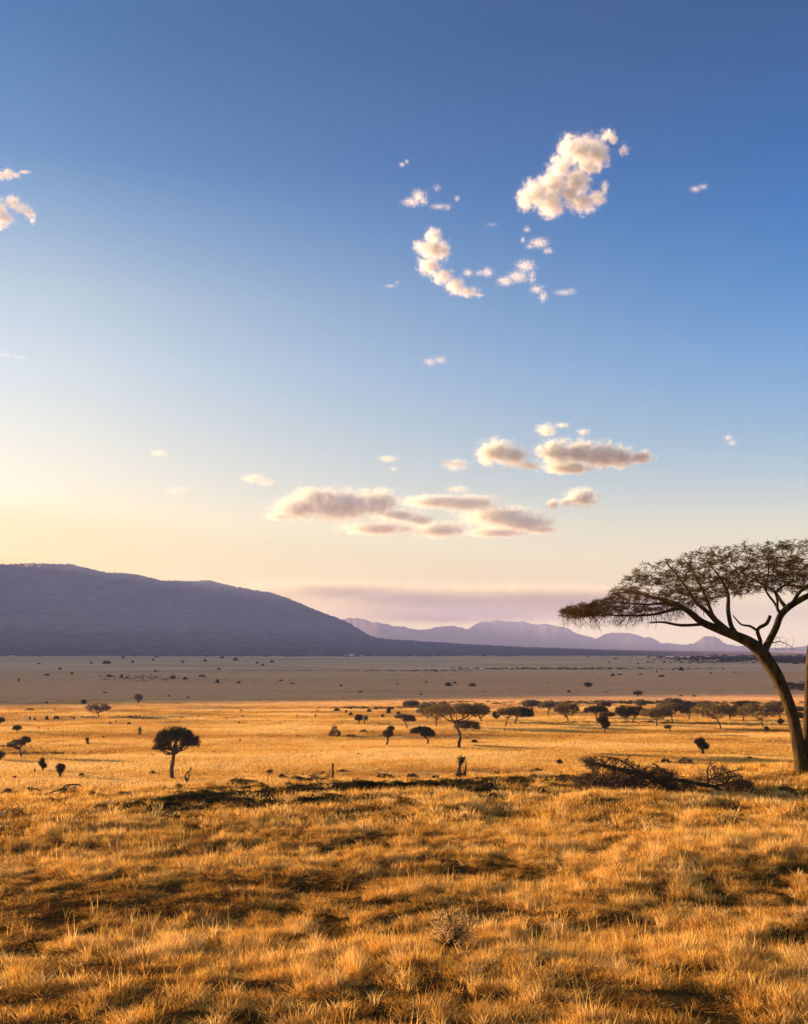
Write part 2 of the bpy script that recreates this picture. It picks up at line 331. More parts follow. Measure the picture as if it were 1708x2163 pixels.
CLOUDS = [
 (c1((945, 175, 55, 75), (1010, 185, 75, 80), (1075, 190, 75, 85), (1135, 105, 38, 34), (1160, 135, 30, 25), (1215, 180, 28, 32), (905, 270, 62, 65), (870, 340, 75, 70), (790, 385, 75, 70), (735, 420, 45, 60), (860, 445, 70, 70), (950, 400, 60, 60), (1010, 440, 80, 55), (985, 335, 75, 75), (1040, 255, 65, 55), (1085, 420, 46, 40), (1125, 365, 20, 38)),
  'largest puffy white cloud high in the blue sky', GH, 6500, 1.0),
 (c1((285, 605, 45, 45), (215, 655, 32, 32), (280, 670, 70, 60), (330, 670, 45, 50), (265, 745, 58, 52), (330, 800, 60, 42), (390, 845, 50, 45), (450, 875, 60, 28), (500, 888, 30, 14)),
  'bright white boot-shaped cloud left of centre, tallest below the big cloud', GH, 6800, 1.0),
 (c1((455, 780, 28, 22), (510, 785, 32, 16), (550, 778, 32, 28)), 'thin wisp of cloud just right of the boot-shaped cloud', GH, 6900, .45),
 (c1((735, 750, 55, 35), (700, 800, 60, 32), (635, 825, 50, 28), (765, 800, 22, 45), (790, 865, 42, 25), (820, 900, 25, 32)), 'pinkish ragged cloud with a tail hanging down to the right', GH, 6900, .6),
 (c1((800, 640, 55, 28), (845, 675, 30, 18), (755, 655, 25, 14)), 'small triangular pink cloud under the largest cloud', GH, 6900, .5),
 (c1((742, 570, 20, 18), (722, 620, 16, 20)), 'tiny puff right below the largest cloud', GH, 6900, .4),
 (c1((925, 880, 65, 16), (960, 865, 22, 14)), 'faint flat wisp right of the pink ragged cloud', GH, 6900, .3),
 (c1((215, 405, 40, 38), (180, 435, 55, 24), (235, 430, 28, 24)), 'wedge-shaped small cloud above the boot-shaped cloud', GH, 6700, .6),
 (c1((315, 460, 55, 13), (355, 462, 22, 20)), 'slim streak of cloud right of the wedge-shaped one', GH, 6700, .45),
 (c1((400, 422, 17, 17),), 'tiny round puff at the right end of the slim streak', GH, 6700, .4),
 (c1((302, 372, 24, 24),), 'faint round puff above the slim streak of cloud', GH, 6700, .22),
 (c1((132, 255, 18, 14), (155, 240, 12, 14)), 'tiny tilted puff, highest of the small clouds near the middle', GH, 6700, .45),
 (c1((1565, 375, 34, 20), (1600, 362, 30, 16)), 'lone small puff at the far right of the upper sky', GH, 6500, .4),
 (c1((570, 546, 38, 12),), 'very faint smear between the boot-shaped and the largest cloud', GH, 6700, .15),
 (c1((75, 845, 38, 9), (108, 830, 16, 12)), 'faint small streak left of the boot-shaped cloud foot', GH, 7000, .3),
 (c2((945, 195, 70, 42), (900, 205, 40, 40), (1005, 215, 50, 38), (1050, 250, 50, 14)), 'cream cloud with a domed top low over the hills', GL, 17000, .8),
 (c2((1165, 200, 70, 42), (1250, 200, 80, 42), (1340, 212, 85, 45), (1410, 220, 60, 34), (1480, 215, 50, 22), (1205, 255, 90, 20)), 'long grey cloud with cream edges, darkest of the low clouds', GL, 17000, 1.3),
 (c2((1125, 115, 45, 26), (1185, 95, 30, 10)), 'small cream puff above the long grey cloud', GL, 17000, .5),
 (c2((1266, 120, 28, 14),), 'tiny faint puff above the long grey cloud, right one', GL, 17000, .35),
 (c2((780, 243, 52, 22),), 'small flat cream cloud left of the domed one', GL, 17500, .6),
 (c2((525, 222, 40, 12), (545, 262, 16, 10)), 'faint pair of puffs over the left of the broad cloud bank', GL, 18000, .35),
 (c2((20, 300, 50, 16), (65, 312, 36, 13)), 'small flat cream cloud left of the broad cloud bank', GL, 18000, .6),
 (c2((250, 375, 90, 35), (180, 410, 95, 40), (350, 405, 130, 52), (480, 390, 85, 48), (560, 435, 90, 22), (110, 440, 55, 14), (480, 488, 130, 20), (720, 490, 100, 28), (640, 460, 60, 20)), 'broad grey-pink cloud bank, left half, low over the mountain', GL, 19000, 1.1),
 (c2((700, 385, 120, 22), (830, 395, 110, 28), (950, 440, 140, 36), (1040, 470, 110, 30), (1110, 490, 60, 16), (930, 505, 120, 16)), 'broad grey-pink cloud bank, right half tapering to a point', GL, 19500, 1.0),
 (c2((1260, 370, 60, 32), (1205, 385, 30, 16), (1150, 395, 24, 18)), 'small grey cloud right of the broad bank', GL, 18500, .9),
 (c2((790, 340, 50, 13),), 'thin cream wisp just above the broad cloud bank', GL, 18500, .4),
 (c3((-20, 250, 90, 45), (75, 235, 80, 55), (150, 240, 50, 30), (240, 215, 65, 18)), 'small white cloud cut by the left edge, upper one', GH, 6500, .7),
 (c3((-90, 560, 150, 130), (120, 495, 80, 70), (200, 550, 80, 55), (285, 610, 60, 55), (315, 680, 34, 55), (30, 660, 110, 70), (0, 730, 60, 50)), 'white cloud with grey shadow cut by the left edge, lower one', GH, 6500, 1.0),
 (c3((40, 1970, 70, 18), (190, 1995, 70, 18)), 'thin white wisp at the left edge of the pale sky', GH, 9000, .25),
 ([(430, 362, 8, 5), (440, 360, 8, 5)], 'lone pale puff in the middle of the sky', GH, 9500, .4),
 ([(159, 453, 9, 4)], 'tiny cream puff over the big mountain', GL, 17000, .5),
 ([(176, 491, 16, 6)], 'faint cream smear over the big mountain', GL, 17000, .15),
 ([(728, 438, 6, 4), (732, 443, 5, 4)], 'tiny grey scrap at the right above the acacia', GL, 12000, .4),
]
for i, (bl, lab, grp, dist, dn) in enumerate(CLOUDS):
    cloud('cloud', bl, lab, grp, dist, dens=dn * (3.0 if dist > 12000 else 1.1) * (0.4 if len(bl) < 3 else 0.5 if dn < .65 else 1), seed=i, tone=((1.02, 0.93) if dist > 12000 else (1, 1)), nscale=(2.8 if dist > 12000 else 4.6 if dn < .65 else 3.4), gray=(0.79 if dist > 12000 else 0.86), erosion=(1.25 if dist > 12000 else 1.9 if dn < .65 else 1.5))
# the long soft layer above the far hills
cloud('cloud', [(330, 592, 110, 12), (430, 600, 150, 16), (520, 598, 150, 12), (600, 603, 140, 14), (440, 615, 150, 10)], 'long soft grey cloud layer lying just over the far hills', GL, 32000, dens=2.4, erosion=1.35, edge=.9, seed=77, gray=.66, tone=(1.0, .66))


# ------------------------------------------------------------------ branches and twigs
def tubes(chains, sides=5):
    """chains: list of (pts (n,3), radii (n,)) -> V, quads (+ end caps)"""
    V = []; Q = []; T = []; c = 0
    for p, r in chains:
        p = np.asarray(p, float); r = np.asarray(r, float); n = len(p)
        if n < 2: continue
        k = sides if r.max() < 0.05 * 1 else max(sides, 7)
        d = np.gradient(p, axis=0); d /= np.linalg.norm(d, axis=1, keepdims=True) + 1e-9
        up = np.array([0.31, 0.22, 0.92]) if abs(d[0][2]) < 0.8 else np.array([0.9, 0.3, 0.1])
        a = np.zeros_like(p); v = np.cross(d[0], up); a[0] = v / np.linalg.norm(v)
        for i_ in range(1, n):
            v = a[i_ - 1] - d[i_] * np.dot(a[i_ - 1], d[i_]); a[i_] = v / (np.linalg.norm(v) + 1e-9)
        b = np.cross(d, a)
        th = np.linspace(0, 2 * np.pi, k, endpoint=False)
        ring = p[:, None] + r[:, None, None] * (np.cos(th)[None, :, None] * a[:, None] + np.sin(th)[None, :, None] * b[:, None])
        V.append(ring.reshape(-1, 3))
        i = np.arange(n - 1)[:, None] * k + c; j = np.arange(k)[None]; j2 = (j + 1) % k
        Q.append(np.stack([i + j, i + j2, i + k + j2, i + k + j], -1).reshape(-1, 4))
        for e in (0, (n - 1) * k):
            T.append(np.stack([np.full(k - 2, c + e), c + e + np.arange(1, k - 1), c + e + np.arange(2, k)], -1))
        c += n * k
    return np.vstack(V), np.vstack(Q), np.vstack(T)
def spikes(base, direc, length, width, rng, bend=0.25):
    """thin tapering twigs: two crossed slivers would be too heavy, one bent sliver each"""
    n = len(base)
    side = np.cross(direc, rng.normal(size=(n, 3))); side /= np.linalg.norm(side, axis=1, keepdims=True) + 1e-9
    w = np.asarray(width).reshape(-1, 1) * 0.5; L = np.asarray(length).reshape(-1, 1)
    off = rng.normal(size=(n, 3)) * bend * L * 0.5
    mid = base + direc * L * 0.5 + off; tip = base + direc * L + off * 0.5
    V = np.stack([base - side * w, base + side * w, mid + side * w * 0.8, mid - side * w * 0.8, tip], 1).reshape(-1, 3)
    k = np.arange(n)[:, None] * 5
    return V, k + np.array([[0, 1, 2, 3]]), k + np.array([[3, 2, 4]])
def catmull(pts, rad, step):
    pts = np.asarray(pts, float); rad = np.asarray(rad, float)
    out = []; orr = []
    for i in range(len(pts) - 1):
        p0 = pts[max(i - 1, 0)]; p1 = pts[i]; p2 = pts[i + 1]; p3 = pts[min(i + 2, len(pts) - 1)]
        m = max(1, int(np.linalg.norm(p2 - p1) / step))
        for k in range(m):
            t = k / m
            out.append(0.5 * ((2 * p1) + (-p0 + p2) * t + (2 * p0 - 5 * p1 + 4 * p2 - p3) * t * t + (-p0 + 3 * p1 - 3 * p2 + p3) * t ** 3))
            orr.append(rad[i] * (1 - t) + rad[i + 1] * t)
    out.append(pts[-1]); orr.append(rad[-1])
    return np.array(out), np.array(orr)
def grow(limbs, targets, rng, step, wig, tip_r, grow_from=0.0, rootbias=0.25, sag=0.0, maxr=1e9):
    """limbs: list of (pts, radii) resampled; each target is joined to the nearest branch by a wandering twig"""
    P_ = []; root = []; R_ = []; ok = []
    for li, (p, r) in enumerate(limbs):
        n = len(p); P_.append(p); R_.append(r)
        acc = np.concatenate([[0], np.cumsum(np.linalg.norm(np.diff(p, axis=0), axis=1))])
        root.append(acc + (0 if li == 0 else 1.0)); ok.append(np.arange(n) >= (int(n * grow_from) if li == 0 else 1))
    P_ = np.vstack(P_); R_ = np.concatenate(R_); root = np.concatenate(root); ok = np.concatenate(ok)
    cap = len(P_) + len(targets) * 14
    A = np.zeros((cap, 3)); A[:len(P_)] = P_; RD = np.zeros(cap); RD[:len(P_)] = root; OK = np.zeros(cap, bool); OK[:len(P_)] = ok
    RA = np.full(cap, tip_r * 3); RA[:len(P_)] = R_
    n = len(P_); chains = []; ends = []; parent = {}
    d0 = np.min(np.linalg.norm(targets[:, None] - P_[None, ::3], axis=2), axis=1) if len(P_) * len(targets) < 4e7 else rng.random(len(targets))
    for ti in np.argsort(d0):
        t = targets[ti]
        dist = np.linalg.norm(A[:n] - t, axis=1)
        cost = np.where(OK[:n], dist + rootbias * RD[:n] * 0.3 + np.where(RA[:n] > maxr, 1e6, 0), 1e9)
        k = int(np.argmin(cost)); L = dist[k]
        if L < step * 0.5: continue
        m = int(np.clip(L / step, 2, 13)); s = np.linspace(0, 1, m + 1)[:, None]
        w = rng.normal(size=(m + 1, 3)) * wig * L * np.sin(s * np.pi) * 0.6
        bow = np.array([0, 0, 1.0]) * (np.sin(s * np.pi) * L * (0.12 - sag))
        path = A[k] + (t - A[k]) * s + w + bow
        r0 = min(RA[k] * 0.75, tip_r * (1 + 2.2 * L / (step * 6)))
        rr = np.linspace(r0, tip_r, m + 1)
        chains.append((path, rr))
        A[n:n + m] = path[1:]; RD[n:n + m] = RD[k] + L * s[1:, 0]; OK[n:n + m] = True; RA[n:n + m] = rr[1:]
        n += m; ends.append(path[1:])
    return chains, (np.vstack(ends) if ends else np.zeros((0, 3)))

# ------------------------------------------------------------------ plant materials
def bark_material(name, c1_, c2_, scale):
    m, n, l = new_mat(name)
    b = n['Principled BSDF']; b.inputs['Roughness'].default_value = 0.9; b.inputs['Specular IOR Level'].default_value = 0.1
    g = n.new('ShaderNodeNewGeometry'); mp = N(n, 'ShaderNodeMapping'); mp.inputs['Scale'].default_value = (1, 1, 0.25)
    l.new(g.outputs['Position'], mp.inputs[0])
    z = N(n, 'ShaderNodeTexNoise'); z.inputs['Scale'].default_value = scale; z.inputs['Detail'].default_value = 8; z.inputs['Roughness'].default_value = 0.7
    l.new(mp.outputs[0], z.inputs['Vector'])
    r = ramp(n, [(0.38, c1_), (0.62, c2_)]); l.new(z.outputs[0], r.inputs[0]); l.new(r.outputs[0], b.inputs['Base Color'])
    bp = N(n, 'ShaderNodeBump'); bp.inputs['Strength'].default_value = 0.7; bp.inputs['Distance'].default_value = 0.03
    l.new(z.outputs[0], bp.inputs['Height']); l.new(bp.outputs[0], b.inputs['Normal'])
    return m
def leaf_material(name, c1_, c2_, scale, trans=0.25):
    m, n, l = new_mat(name); n.remove(n['Principled BSDF'])
    out = [x for x in n if x.type == 'OUTPUT_MATERIAL'][0]
    g = n.new('ShaderNodeNewGeometry')
    z = N(n, 'ShaderNodeTexNoise'); z.inputs['Scale'].default_value = scale; z.inputs['Detail'].default_value = 3
    l.new(g.outputs['Position'], z.inputs['Vector'])
    r = ramp(n, [(0.35, c1_), (0.65, c2_)]); l.new(z.outputs[0], r.inputs[0])
    d = n.new('ShaderNodeBsdfDiffuse'); t = n.new('ShaderNodeBsdfTranslucent'); mx = n.new('ShaderNodeMixShader'); mx.inputs[0].default_value = trans
    l.new(r.outputs[0], d.inputs[0]); l.new(r.outputs[0], t.inputs[0]); l.new(d.outputs[0], mx.inputs[1]); l.new(t.outputs[0], mx.inputs[2])
    l.new(mx.outputs[0], out.inputs[0])
    return m
M_BARK = bark_material('acacia_bark', (0.010, 0.007, 0.004), (0.065, 0.040, 0.010), 7.0)
M_BARKD = bark_material('dark_bark', (0.035, 0.024, 0.016), (0.085, 0.058, 0.035), 4.0)
M_TWIG = leaf_material('acacia_twigs', (0.028, 0.017, 0.007), (0.080, 0.047, 0.015), 1.2)
M_CROWN_DARK = leaf_material('dark_green_crown', (0.016, 0.016, 0.008), (0.045, 0.040, 0.016), 1.0, 0.15)
M_CROWN_BROWN = leaf_material('brown_bare_crown', (0.085, 0.058, 0.024), (0.18, 0.125, 0.05), 0.6, 0.4)
M_CROWN_GREY = leaf_material('grey_brown_crown', (0.075, 0.060, 0.042), (0.16, 0.125, 0.085), 0.4, 0.3)
M_DEAD = bark_material('dead_wood', (0.030, 0.020, 0.013), (0.075, 0.050, 0.030), 6.0)
M_SCRUB = leaf_material('scrub_leaves', (0.030, 0.024, 0.010), (0.10, 0.065, 0.022), 1.5, 0.2)
M_PALE = leaf_material('pale_shrub_twigs', (0.38, 0.24, 0.09), (0.58, 0.39, 0.18), 2.0, 0.3)

# ------------------------------------------------------------------ the big acacia at the right
def big_acacia():
    rng = np.random.default_rng(5)
    D0 = 37.0
    base = G(550 + 1690 * .15127, 525 + 1655 * .15127); D0 = base.y
    k = .15127 * hpx(D0)                                   # metres per traced unit
    def q(X, Y, dy=0.0): return np.array(P(550 + X * .15127, 525 + Y * .15127, D0)) + np.array([0, dy, 0])
    def limb(pts, step=0.12):
        return catmull([q(p[0], p[1], p[3] if len(p) > 3 else 0) for p in pts], [p[2] * k * 0.44 for p in pts], step)
    main = limb([(1675, 1700, 120), (1668, 1640, 112), (1655, 1540, 98), (1640, 1450, 92), (1612, 1300, 86), (1565, 1150, 88), (1500, 1000, 94), (1430, 890, 104), (1385, 830, 104), (1315, 775, 86), (1230, 735, 74), (1100, 685, 60), (1000, 640, 54), (940, 590, 50), (880, 552, 36), (800, 560, 26, -.3), (690, 590, 20, -.4), (560, 602, 16, -.6), (400, 600, 12, -.6), (250, 580, 8, -.4), (140, 568, 5, -.3)])
    second = limb([(1690, 1700, 110, .1), (1700, 1600, 100, .12), (1708, 1500, 80, .15), (1716, 1400, 68, .2), (1730, 1250, 60, .35), (1756, 1000, 54, .6), (1790, 800, 50, .9), (1880, 620, 44, 1.2), (1990, 500, 34, 1.5), (2150, 400, 24, 1.8), (2350, 330, 14, 2.1)])
    L = [main, second]
    T = lambda *a: L.append(limb(list(a)))
    T((1262, 750, 40), (1210, 680, 36, .1), (1190, 570, 32, .2), (1192, 450, 26, .3), (1150, 340, 18, .5), (1090, 240, 10, .8))
    T((1235, 740, 40), (1110, 620, 32, .3), (1082, 540, 28, .5), (1060, 430, 22, .9), (1020, 300, 14, 1.3), (960, 200, 8, 1.6))
    T((1150, 700, 40), (1010, 570, 30, -.4), (930, 520, 26, -.7), (870, 450, 20, -1.0), (780, 360, 12, -1.4), (690, 270, 7, -1.6))
    T((1020, 655, 24), (880, 662, 22, .2), (760, 640, 16, .4), (680, 645, 10, .5))
    T((980, 620, 34), (880, 520, 26, .6), (740, 470, 20, 1.0), (600, 430, 14, 1.5), (470, 440, 7, 1.8))
    T((880, 552, 26), (760, 520, 22, -.2), (620, 530, 16, -.5), (450, 520, 10, -.7), (300, 525, 6, -.8))
    T((1388, 830, 34), (1385, 770, 30, -.1), (1362, 692, 28, -.15), (1420, 652, 28, -.2), (1442, 600, 26, -.2))
    T((1362, 700, 22, -.15), (1300, 668, 18, -.3), (1240, 660, 14, -.4), (1180, 600, 8, -.5))
    T((1405, 850, 64), (1450, 765, 52), (1500, 680, 50, .1), (1530, 600, 50, .1), (1580, 540, 50), (1660, 488, 46, -.1), (1760, 435, 40, -.3), (1900, 350, 30, -.6), (2100, 280, 18, -.9), (2300, 250, 9, -1.2))
    T((1530, 590, 24), (1498, 560, 20, -.1), (1490, 500, 16, -.2), (1450, 420, 10, -.4))
    T((1565, 550, 32), (1538, 500, 28, .2), (1512, 430, 24, .5), (1460, 380, 18, .9), (1380, 310, 12, 1.4), (1300, 230, 7, 1.8))
    T((1600, 525, 30), (1620, 450, 26, -.4), (1660, 400, 22, -.8), (1720, 330, 16, -1.3), (1760, 220, 9, -1.8))
    T((1520, 440, 20, .4), (1600, 390, 18, .6), (1720, 400, 14, .9), (1820, 380, 8, 1.2))
    T((1532, 600, 22, .05), (1480, 520, 18, -.1), (1400, 430, 16, -.4), (1380, 330, 12, -1.0), (1340, 220, 7, -1.6))
    T((1990, 500, 26, 1.5), (2200, 520, 18, 1.0), (2450, 500, 12, .5), (2700, 510, 6, .2))
    T((1900, 350, 26, -.6), (2100, 400, 18, -1.4), (2400, 420, 11, -1.8), (2600, 450, 6, -1.8))
    # crown envelope
    ut = np.array([(90, 560), (130, 530), (250, 508), (380, 478), (420, 430), (520, 330), (600, 262), (650, 222), (800, 212), (900, 226), (950, 152), (1000, 118), (1150, 104), (1250, 132), (1400, 118), (1550, 98), (1708, 104), (2000, 130), (2300, 220), (2600, 350), (2820, 500)], float)
    lb = np.array([(90, 590), (200, 615), (400, 600), (560, 600), (700, 580), (850, 560), (950, 540), (1100, 500), (1200, 450), (1300, 470), (1400, 430), (1500, 400), (1620, 400), (1708, 430), (2000, 450), (2300, 520), (2600, 530), (2820, 520)], float)
    TG = []
    while len(TG) < 4200:
        X = rng.uniform(90, 2820, 400); hd = 4.4 * np.sqrt(np.clip(1 - ((X - 1450) / 1400) ** 2, 0.02, 1))
        dy = rng.uniform(-1, 1, 400) * hd
        tp = np.interp(X, ut[:, 0], ut[:, 1]); bt = np.interp(X, lb[:, 0], lb[:, 1])
        dome = (1 - np.sqrt(1 - (dy / hd) ** 2 * 0.9))
        tp2 = tp + (bt - tp) * 0.55 * dome
        v = rng.random(400) ** 0.9
        Y = tp2 + (bt - tp2) * v
        for i in range(400):
            nn = mnoise.noise(Vector((X[i] / 230, dy[i] * 0.8, Y[i] / 42)))
            if nn < -0.07: continue
            if X[i] > 1950 and rng.random() < 0.55: continue
            if X[i] < 560 and rng.random() < 0.25: continue
            TG.append(q(X[i], Y[i], dy[i]))
    TG = np.array(TG[:4200])
    ch, ends = grow(L, TG, rng, 0.16, 0.10, 0.006, grow_from=0.55, rootbias=0.20, maxr=0.17)
    root = empty('acacia_tree', base)
    tag(root, 'big flat-topped umbrella acacia with a leaning trunk, cut by the right edge', 'tree')
    off = np.array(base)
    V, Q, Tt = tubes(L, 9); tr = np_mesh('trunk', V - off, [Q, Tt], M_BARK, root, smooth=True)
    V, Q, Tt = tubes(ch, 4); np_mesh('branches', V - off, [Q, Tt], M_BARKD, root, smooth=True)
    # twigs
    n = len(ends); reps = 7
    b = np.repeat(ends, reps, 0); m = len(b)
    d = rng.normal(size=(m, 3)) * [1, 1, 0.36] + [0, 0, 0.10]; d /= np.linalg.norm(d, axis=1, keepdims=True)
    lo = rng.random(m) < 0.10; d[lo] = d[lo] * 0.5 + [0, 0, -0.8]
    d /= np.linalg.norm(d, axis=1, keepdims=True)
    V1, Q1, T1 = spikes(b, d, rng.uniform(0.06, 0.24, m), rng.uniform(0.009, 0.018, m), rng)
    # drooping dead twigs under the left side
    X = rng.uniform(90, 1000, 330); bt = np.interp(X, lb[:, 0], lb[:, 1]); hb = np.array([q(X[i], bt[i] - 6, rng.uniform(-1.6, 1.6)) for i in range(330)])
    dd = rng.normal(size=(330, 3)) * [0.45, 0.3, 0.12] + [-0.1, 0, -1.0]; dd /= np.linalg.norm(dd, axis=1, keepdims=True)
    V2, Q2, T2 = spikes(hb, dd, rng.uniform(0.15, 0.62, 330), rng.uniform(0.010, 0.018, 330), rng, 0.35)
    sub = hb + dd * rng.uniform(0.1, 0.4, (330, 1)); sub = np.repeat(sub, 3, 0)
    ds = rng.normal(size=(990, 3)) + [0, 0, -0.6]; ds /= np.linalg.norm(ds, axis=1, keepdims=True)
    V3, Q3, T3 = spikes(sub, ds, rng.uniform(0.05, 0.18, 990), rng.uniform(0.008, 0.012, 990), rng)
    # small twig tuft low on the right of the fork
    e1, e2 = len(V1), len(V1) + len(V2)
    np_mesh('twigs', np.vstack([V1, V2, V3]) - off, [np.vstack([Q1, Q2 + e1, Q3 + e2]), np.vstack([T1, T2 + e1, T3 + e2])], M_TWIG, root)
    tf = limb([(1470, 780, 9), (1520, 770, 7), (1570, 790, 5), (1620, 820, 3)])
    ch2, e2_ = grow([tf], np.array([q(rng.uniform(1480, 1620), rng.uniform(740, 840), rng.uniform(-.4, .4)) for _ in range(34)]), rng, 0.10, 0.12, 0.006)
    V, Q, Tt = tubes([tf] + ch2, 4); np_mesh('side_shoot', V - off, [Q, Tt], M_BARKD, root)
    return root
big_acacia()

# ------------------------------------------------------------------ smaller trees of the plain
def crown_points(n, style, rng):
    out = []
    while len(out) < n:
        a, b = rng.uniform(-1, 1, 2); rho = math.hypot(a, b)
        if rho > 1: continue
        top = math.sqrt(1 - rho ** 2)
        if style == 'umbrella': lo = -0.45 + 0.3 * top; top = 0.85 * top ** 0.7
        elif style == 'fan': lo = -0.75 + 0.75 * rho ** 1.5; top = top ** 0.8 * 0.85 + 0.05
        elif style == 'ball': lo = -top; 
        else: lo = -0.12 - 0.45 * rho ** 2; top = max(top, 0.05) ** 0.8
        if top <= lo: continue
        z = lo + (top - lo) * rng.random() ** 0.8
        if mnoise.noise(Vector((a * 1.9 + n, b * 1.9, z * 1.9))) < -0.24: continue
        out.append((a, b, z))
    return np.array(out)
def tree(base_px, crowns, label, cat='tree', group=None, style='fan', mat=None, bark=None, dens=1.0, trunk_w=None, mids=None, name='acacia_tree', spike=1.0, limbs=5, dist=None):
    """base_px (x,y) and crowns [(cx,cy,rx,ry)] in SOURCE pixels"""
    mat = mat or M_CROWN_BROWN; bark = bark or M_BARKD
    bx, by = base_px[0] / 4, base_px[1] / 4
    base = G(bx, by); d = base.y; m = hpx(d)
    rng = np.random.default_rng(int(base_px[0] * 7 + base_px[1]))
    root = empty(name, base); off = np.array(base)
    def wp(x, y, dy=0): return np.array(P(x / 4, y / 4, d)) + np.array([0, dy, 0]) - off
    cx = sum(c[0] * c[2] for c in crowns) / sum(c[2] for c in crowns)
    cw = max(c[2] for c in crowns) / 4 * m
    H = (by - min(c[1] - c[3] for c in crowns) / 4) * m
    tw = (trunk_w or max(5.0, H / m * 4 * 0.055)) / 4 * m * 0.5
    lowc = max(crowns, key=lambda c: c[2])
    fork = wp(base_px[0] + (lowc[0] - base_px[0]) * 0.55, by * 4 + (lowc[1] + lowc[3] * 0.75 - by * 4) * 0.92)
    mp = [np.array([0, 0, -0.15])] + ([wp(*q_) for q_ in mids] if mids else [np.array([tw * rng.uniform(-.6, .6), 0, H * 0.15])]) + [fork]
    main = catmull(mp, np.linspace(tw * 1.25, tw * 0.8, len(mp)), H * 0.04)
    L = [main]; TG = []
    for (x, y, rx, ry) in crowns:
        c = wp(x, y); ex = rx / 4 * m * (1.38 if style == 'fan' else 1.22 if group == GR else 1.1); ez = ry / 4 * m * (1.5 if style == 'fan' else 1.3 if style == 'umbrella' else 1.1); ey = ex * (0.9 if len(crowns) == 1 else 0.8)
        cp = crown_points(int(210 * dens), style, rng) * [ex, ey, ez] + c
        TG.append(cp)
        for k in range(max(2, int(limbs * ex / cw))):
            t = cp[rng.integers(len(cp))] * 1.0; t = c + (t - c) * 0.7; s0 = main[0][-1 - rng.integers(0, 3)]
            mid = (s0 + t) / 2 + np.array([0, 0, -0.08 * H]) + rng.normal(size=3) * 0.04 * H
            L.append(catmull([s0, mid, t], [tw * 0.62, tw * 0.4, tw * 0.12], H * 0.04))
    TG = np.vstack(TG)
    tip = 0.10 * m
    ch, ends = grow(L, TG, rng, H * 0.05, 0.10, tip, grow_from=0.9, rootbias=0.1)
    V, Q, T = tubes(L + ch, 5 if H / m > 25 else 4)
    np_mesh('trunk', V, [Q, T], bark, root, smooth=True)
    reps = 5; b = np.repeat(np.vstack([ends, TG, TG]), reps, 0); n = len(b)
    b = b + rng.normal(size=b.shape) * m * 0.5
    dd = rng.normal(size=(n, 3)) * [1, 1, 0.7] + [0, 0, 0.25]; dd /= np.linalg.norm(dd, axis=1, keepdims=True)
    V, Q, T = spikes(b, dd, rng.uniform(0.7, 2.6, n) * m * spike, rng.uniform(0.14, 0.34, n) * m * spike, rng)
    np_mesh('crown', V, [Q, T], mat, root)
    tag(root, label, cat, group)
    return root
GP = 'acacias scattered over the open plain'; GR = 'row of bare trees across the middle of the plain'; GS = 'dead stumps in the grass'
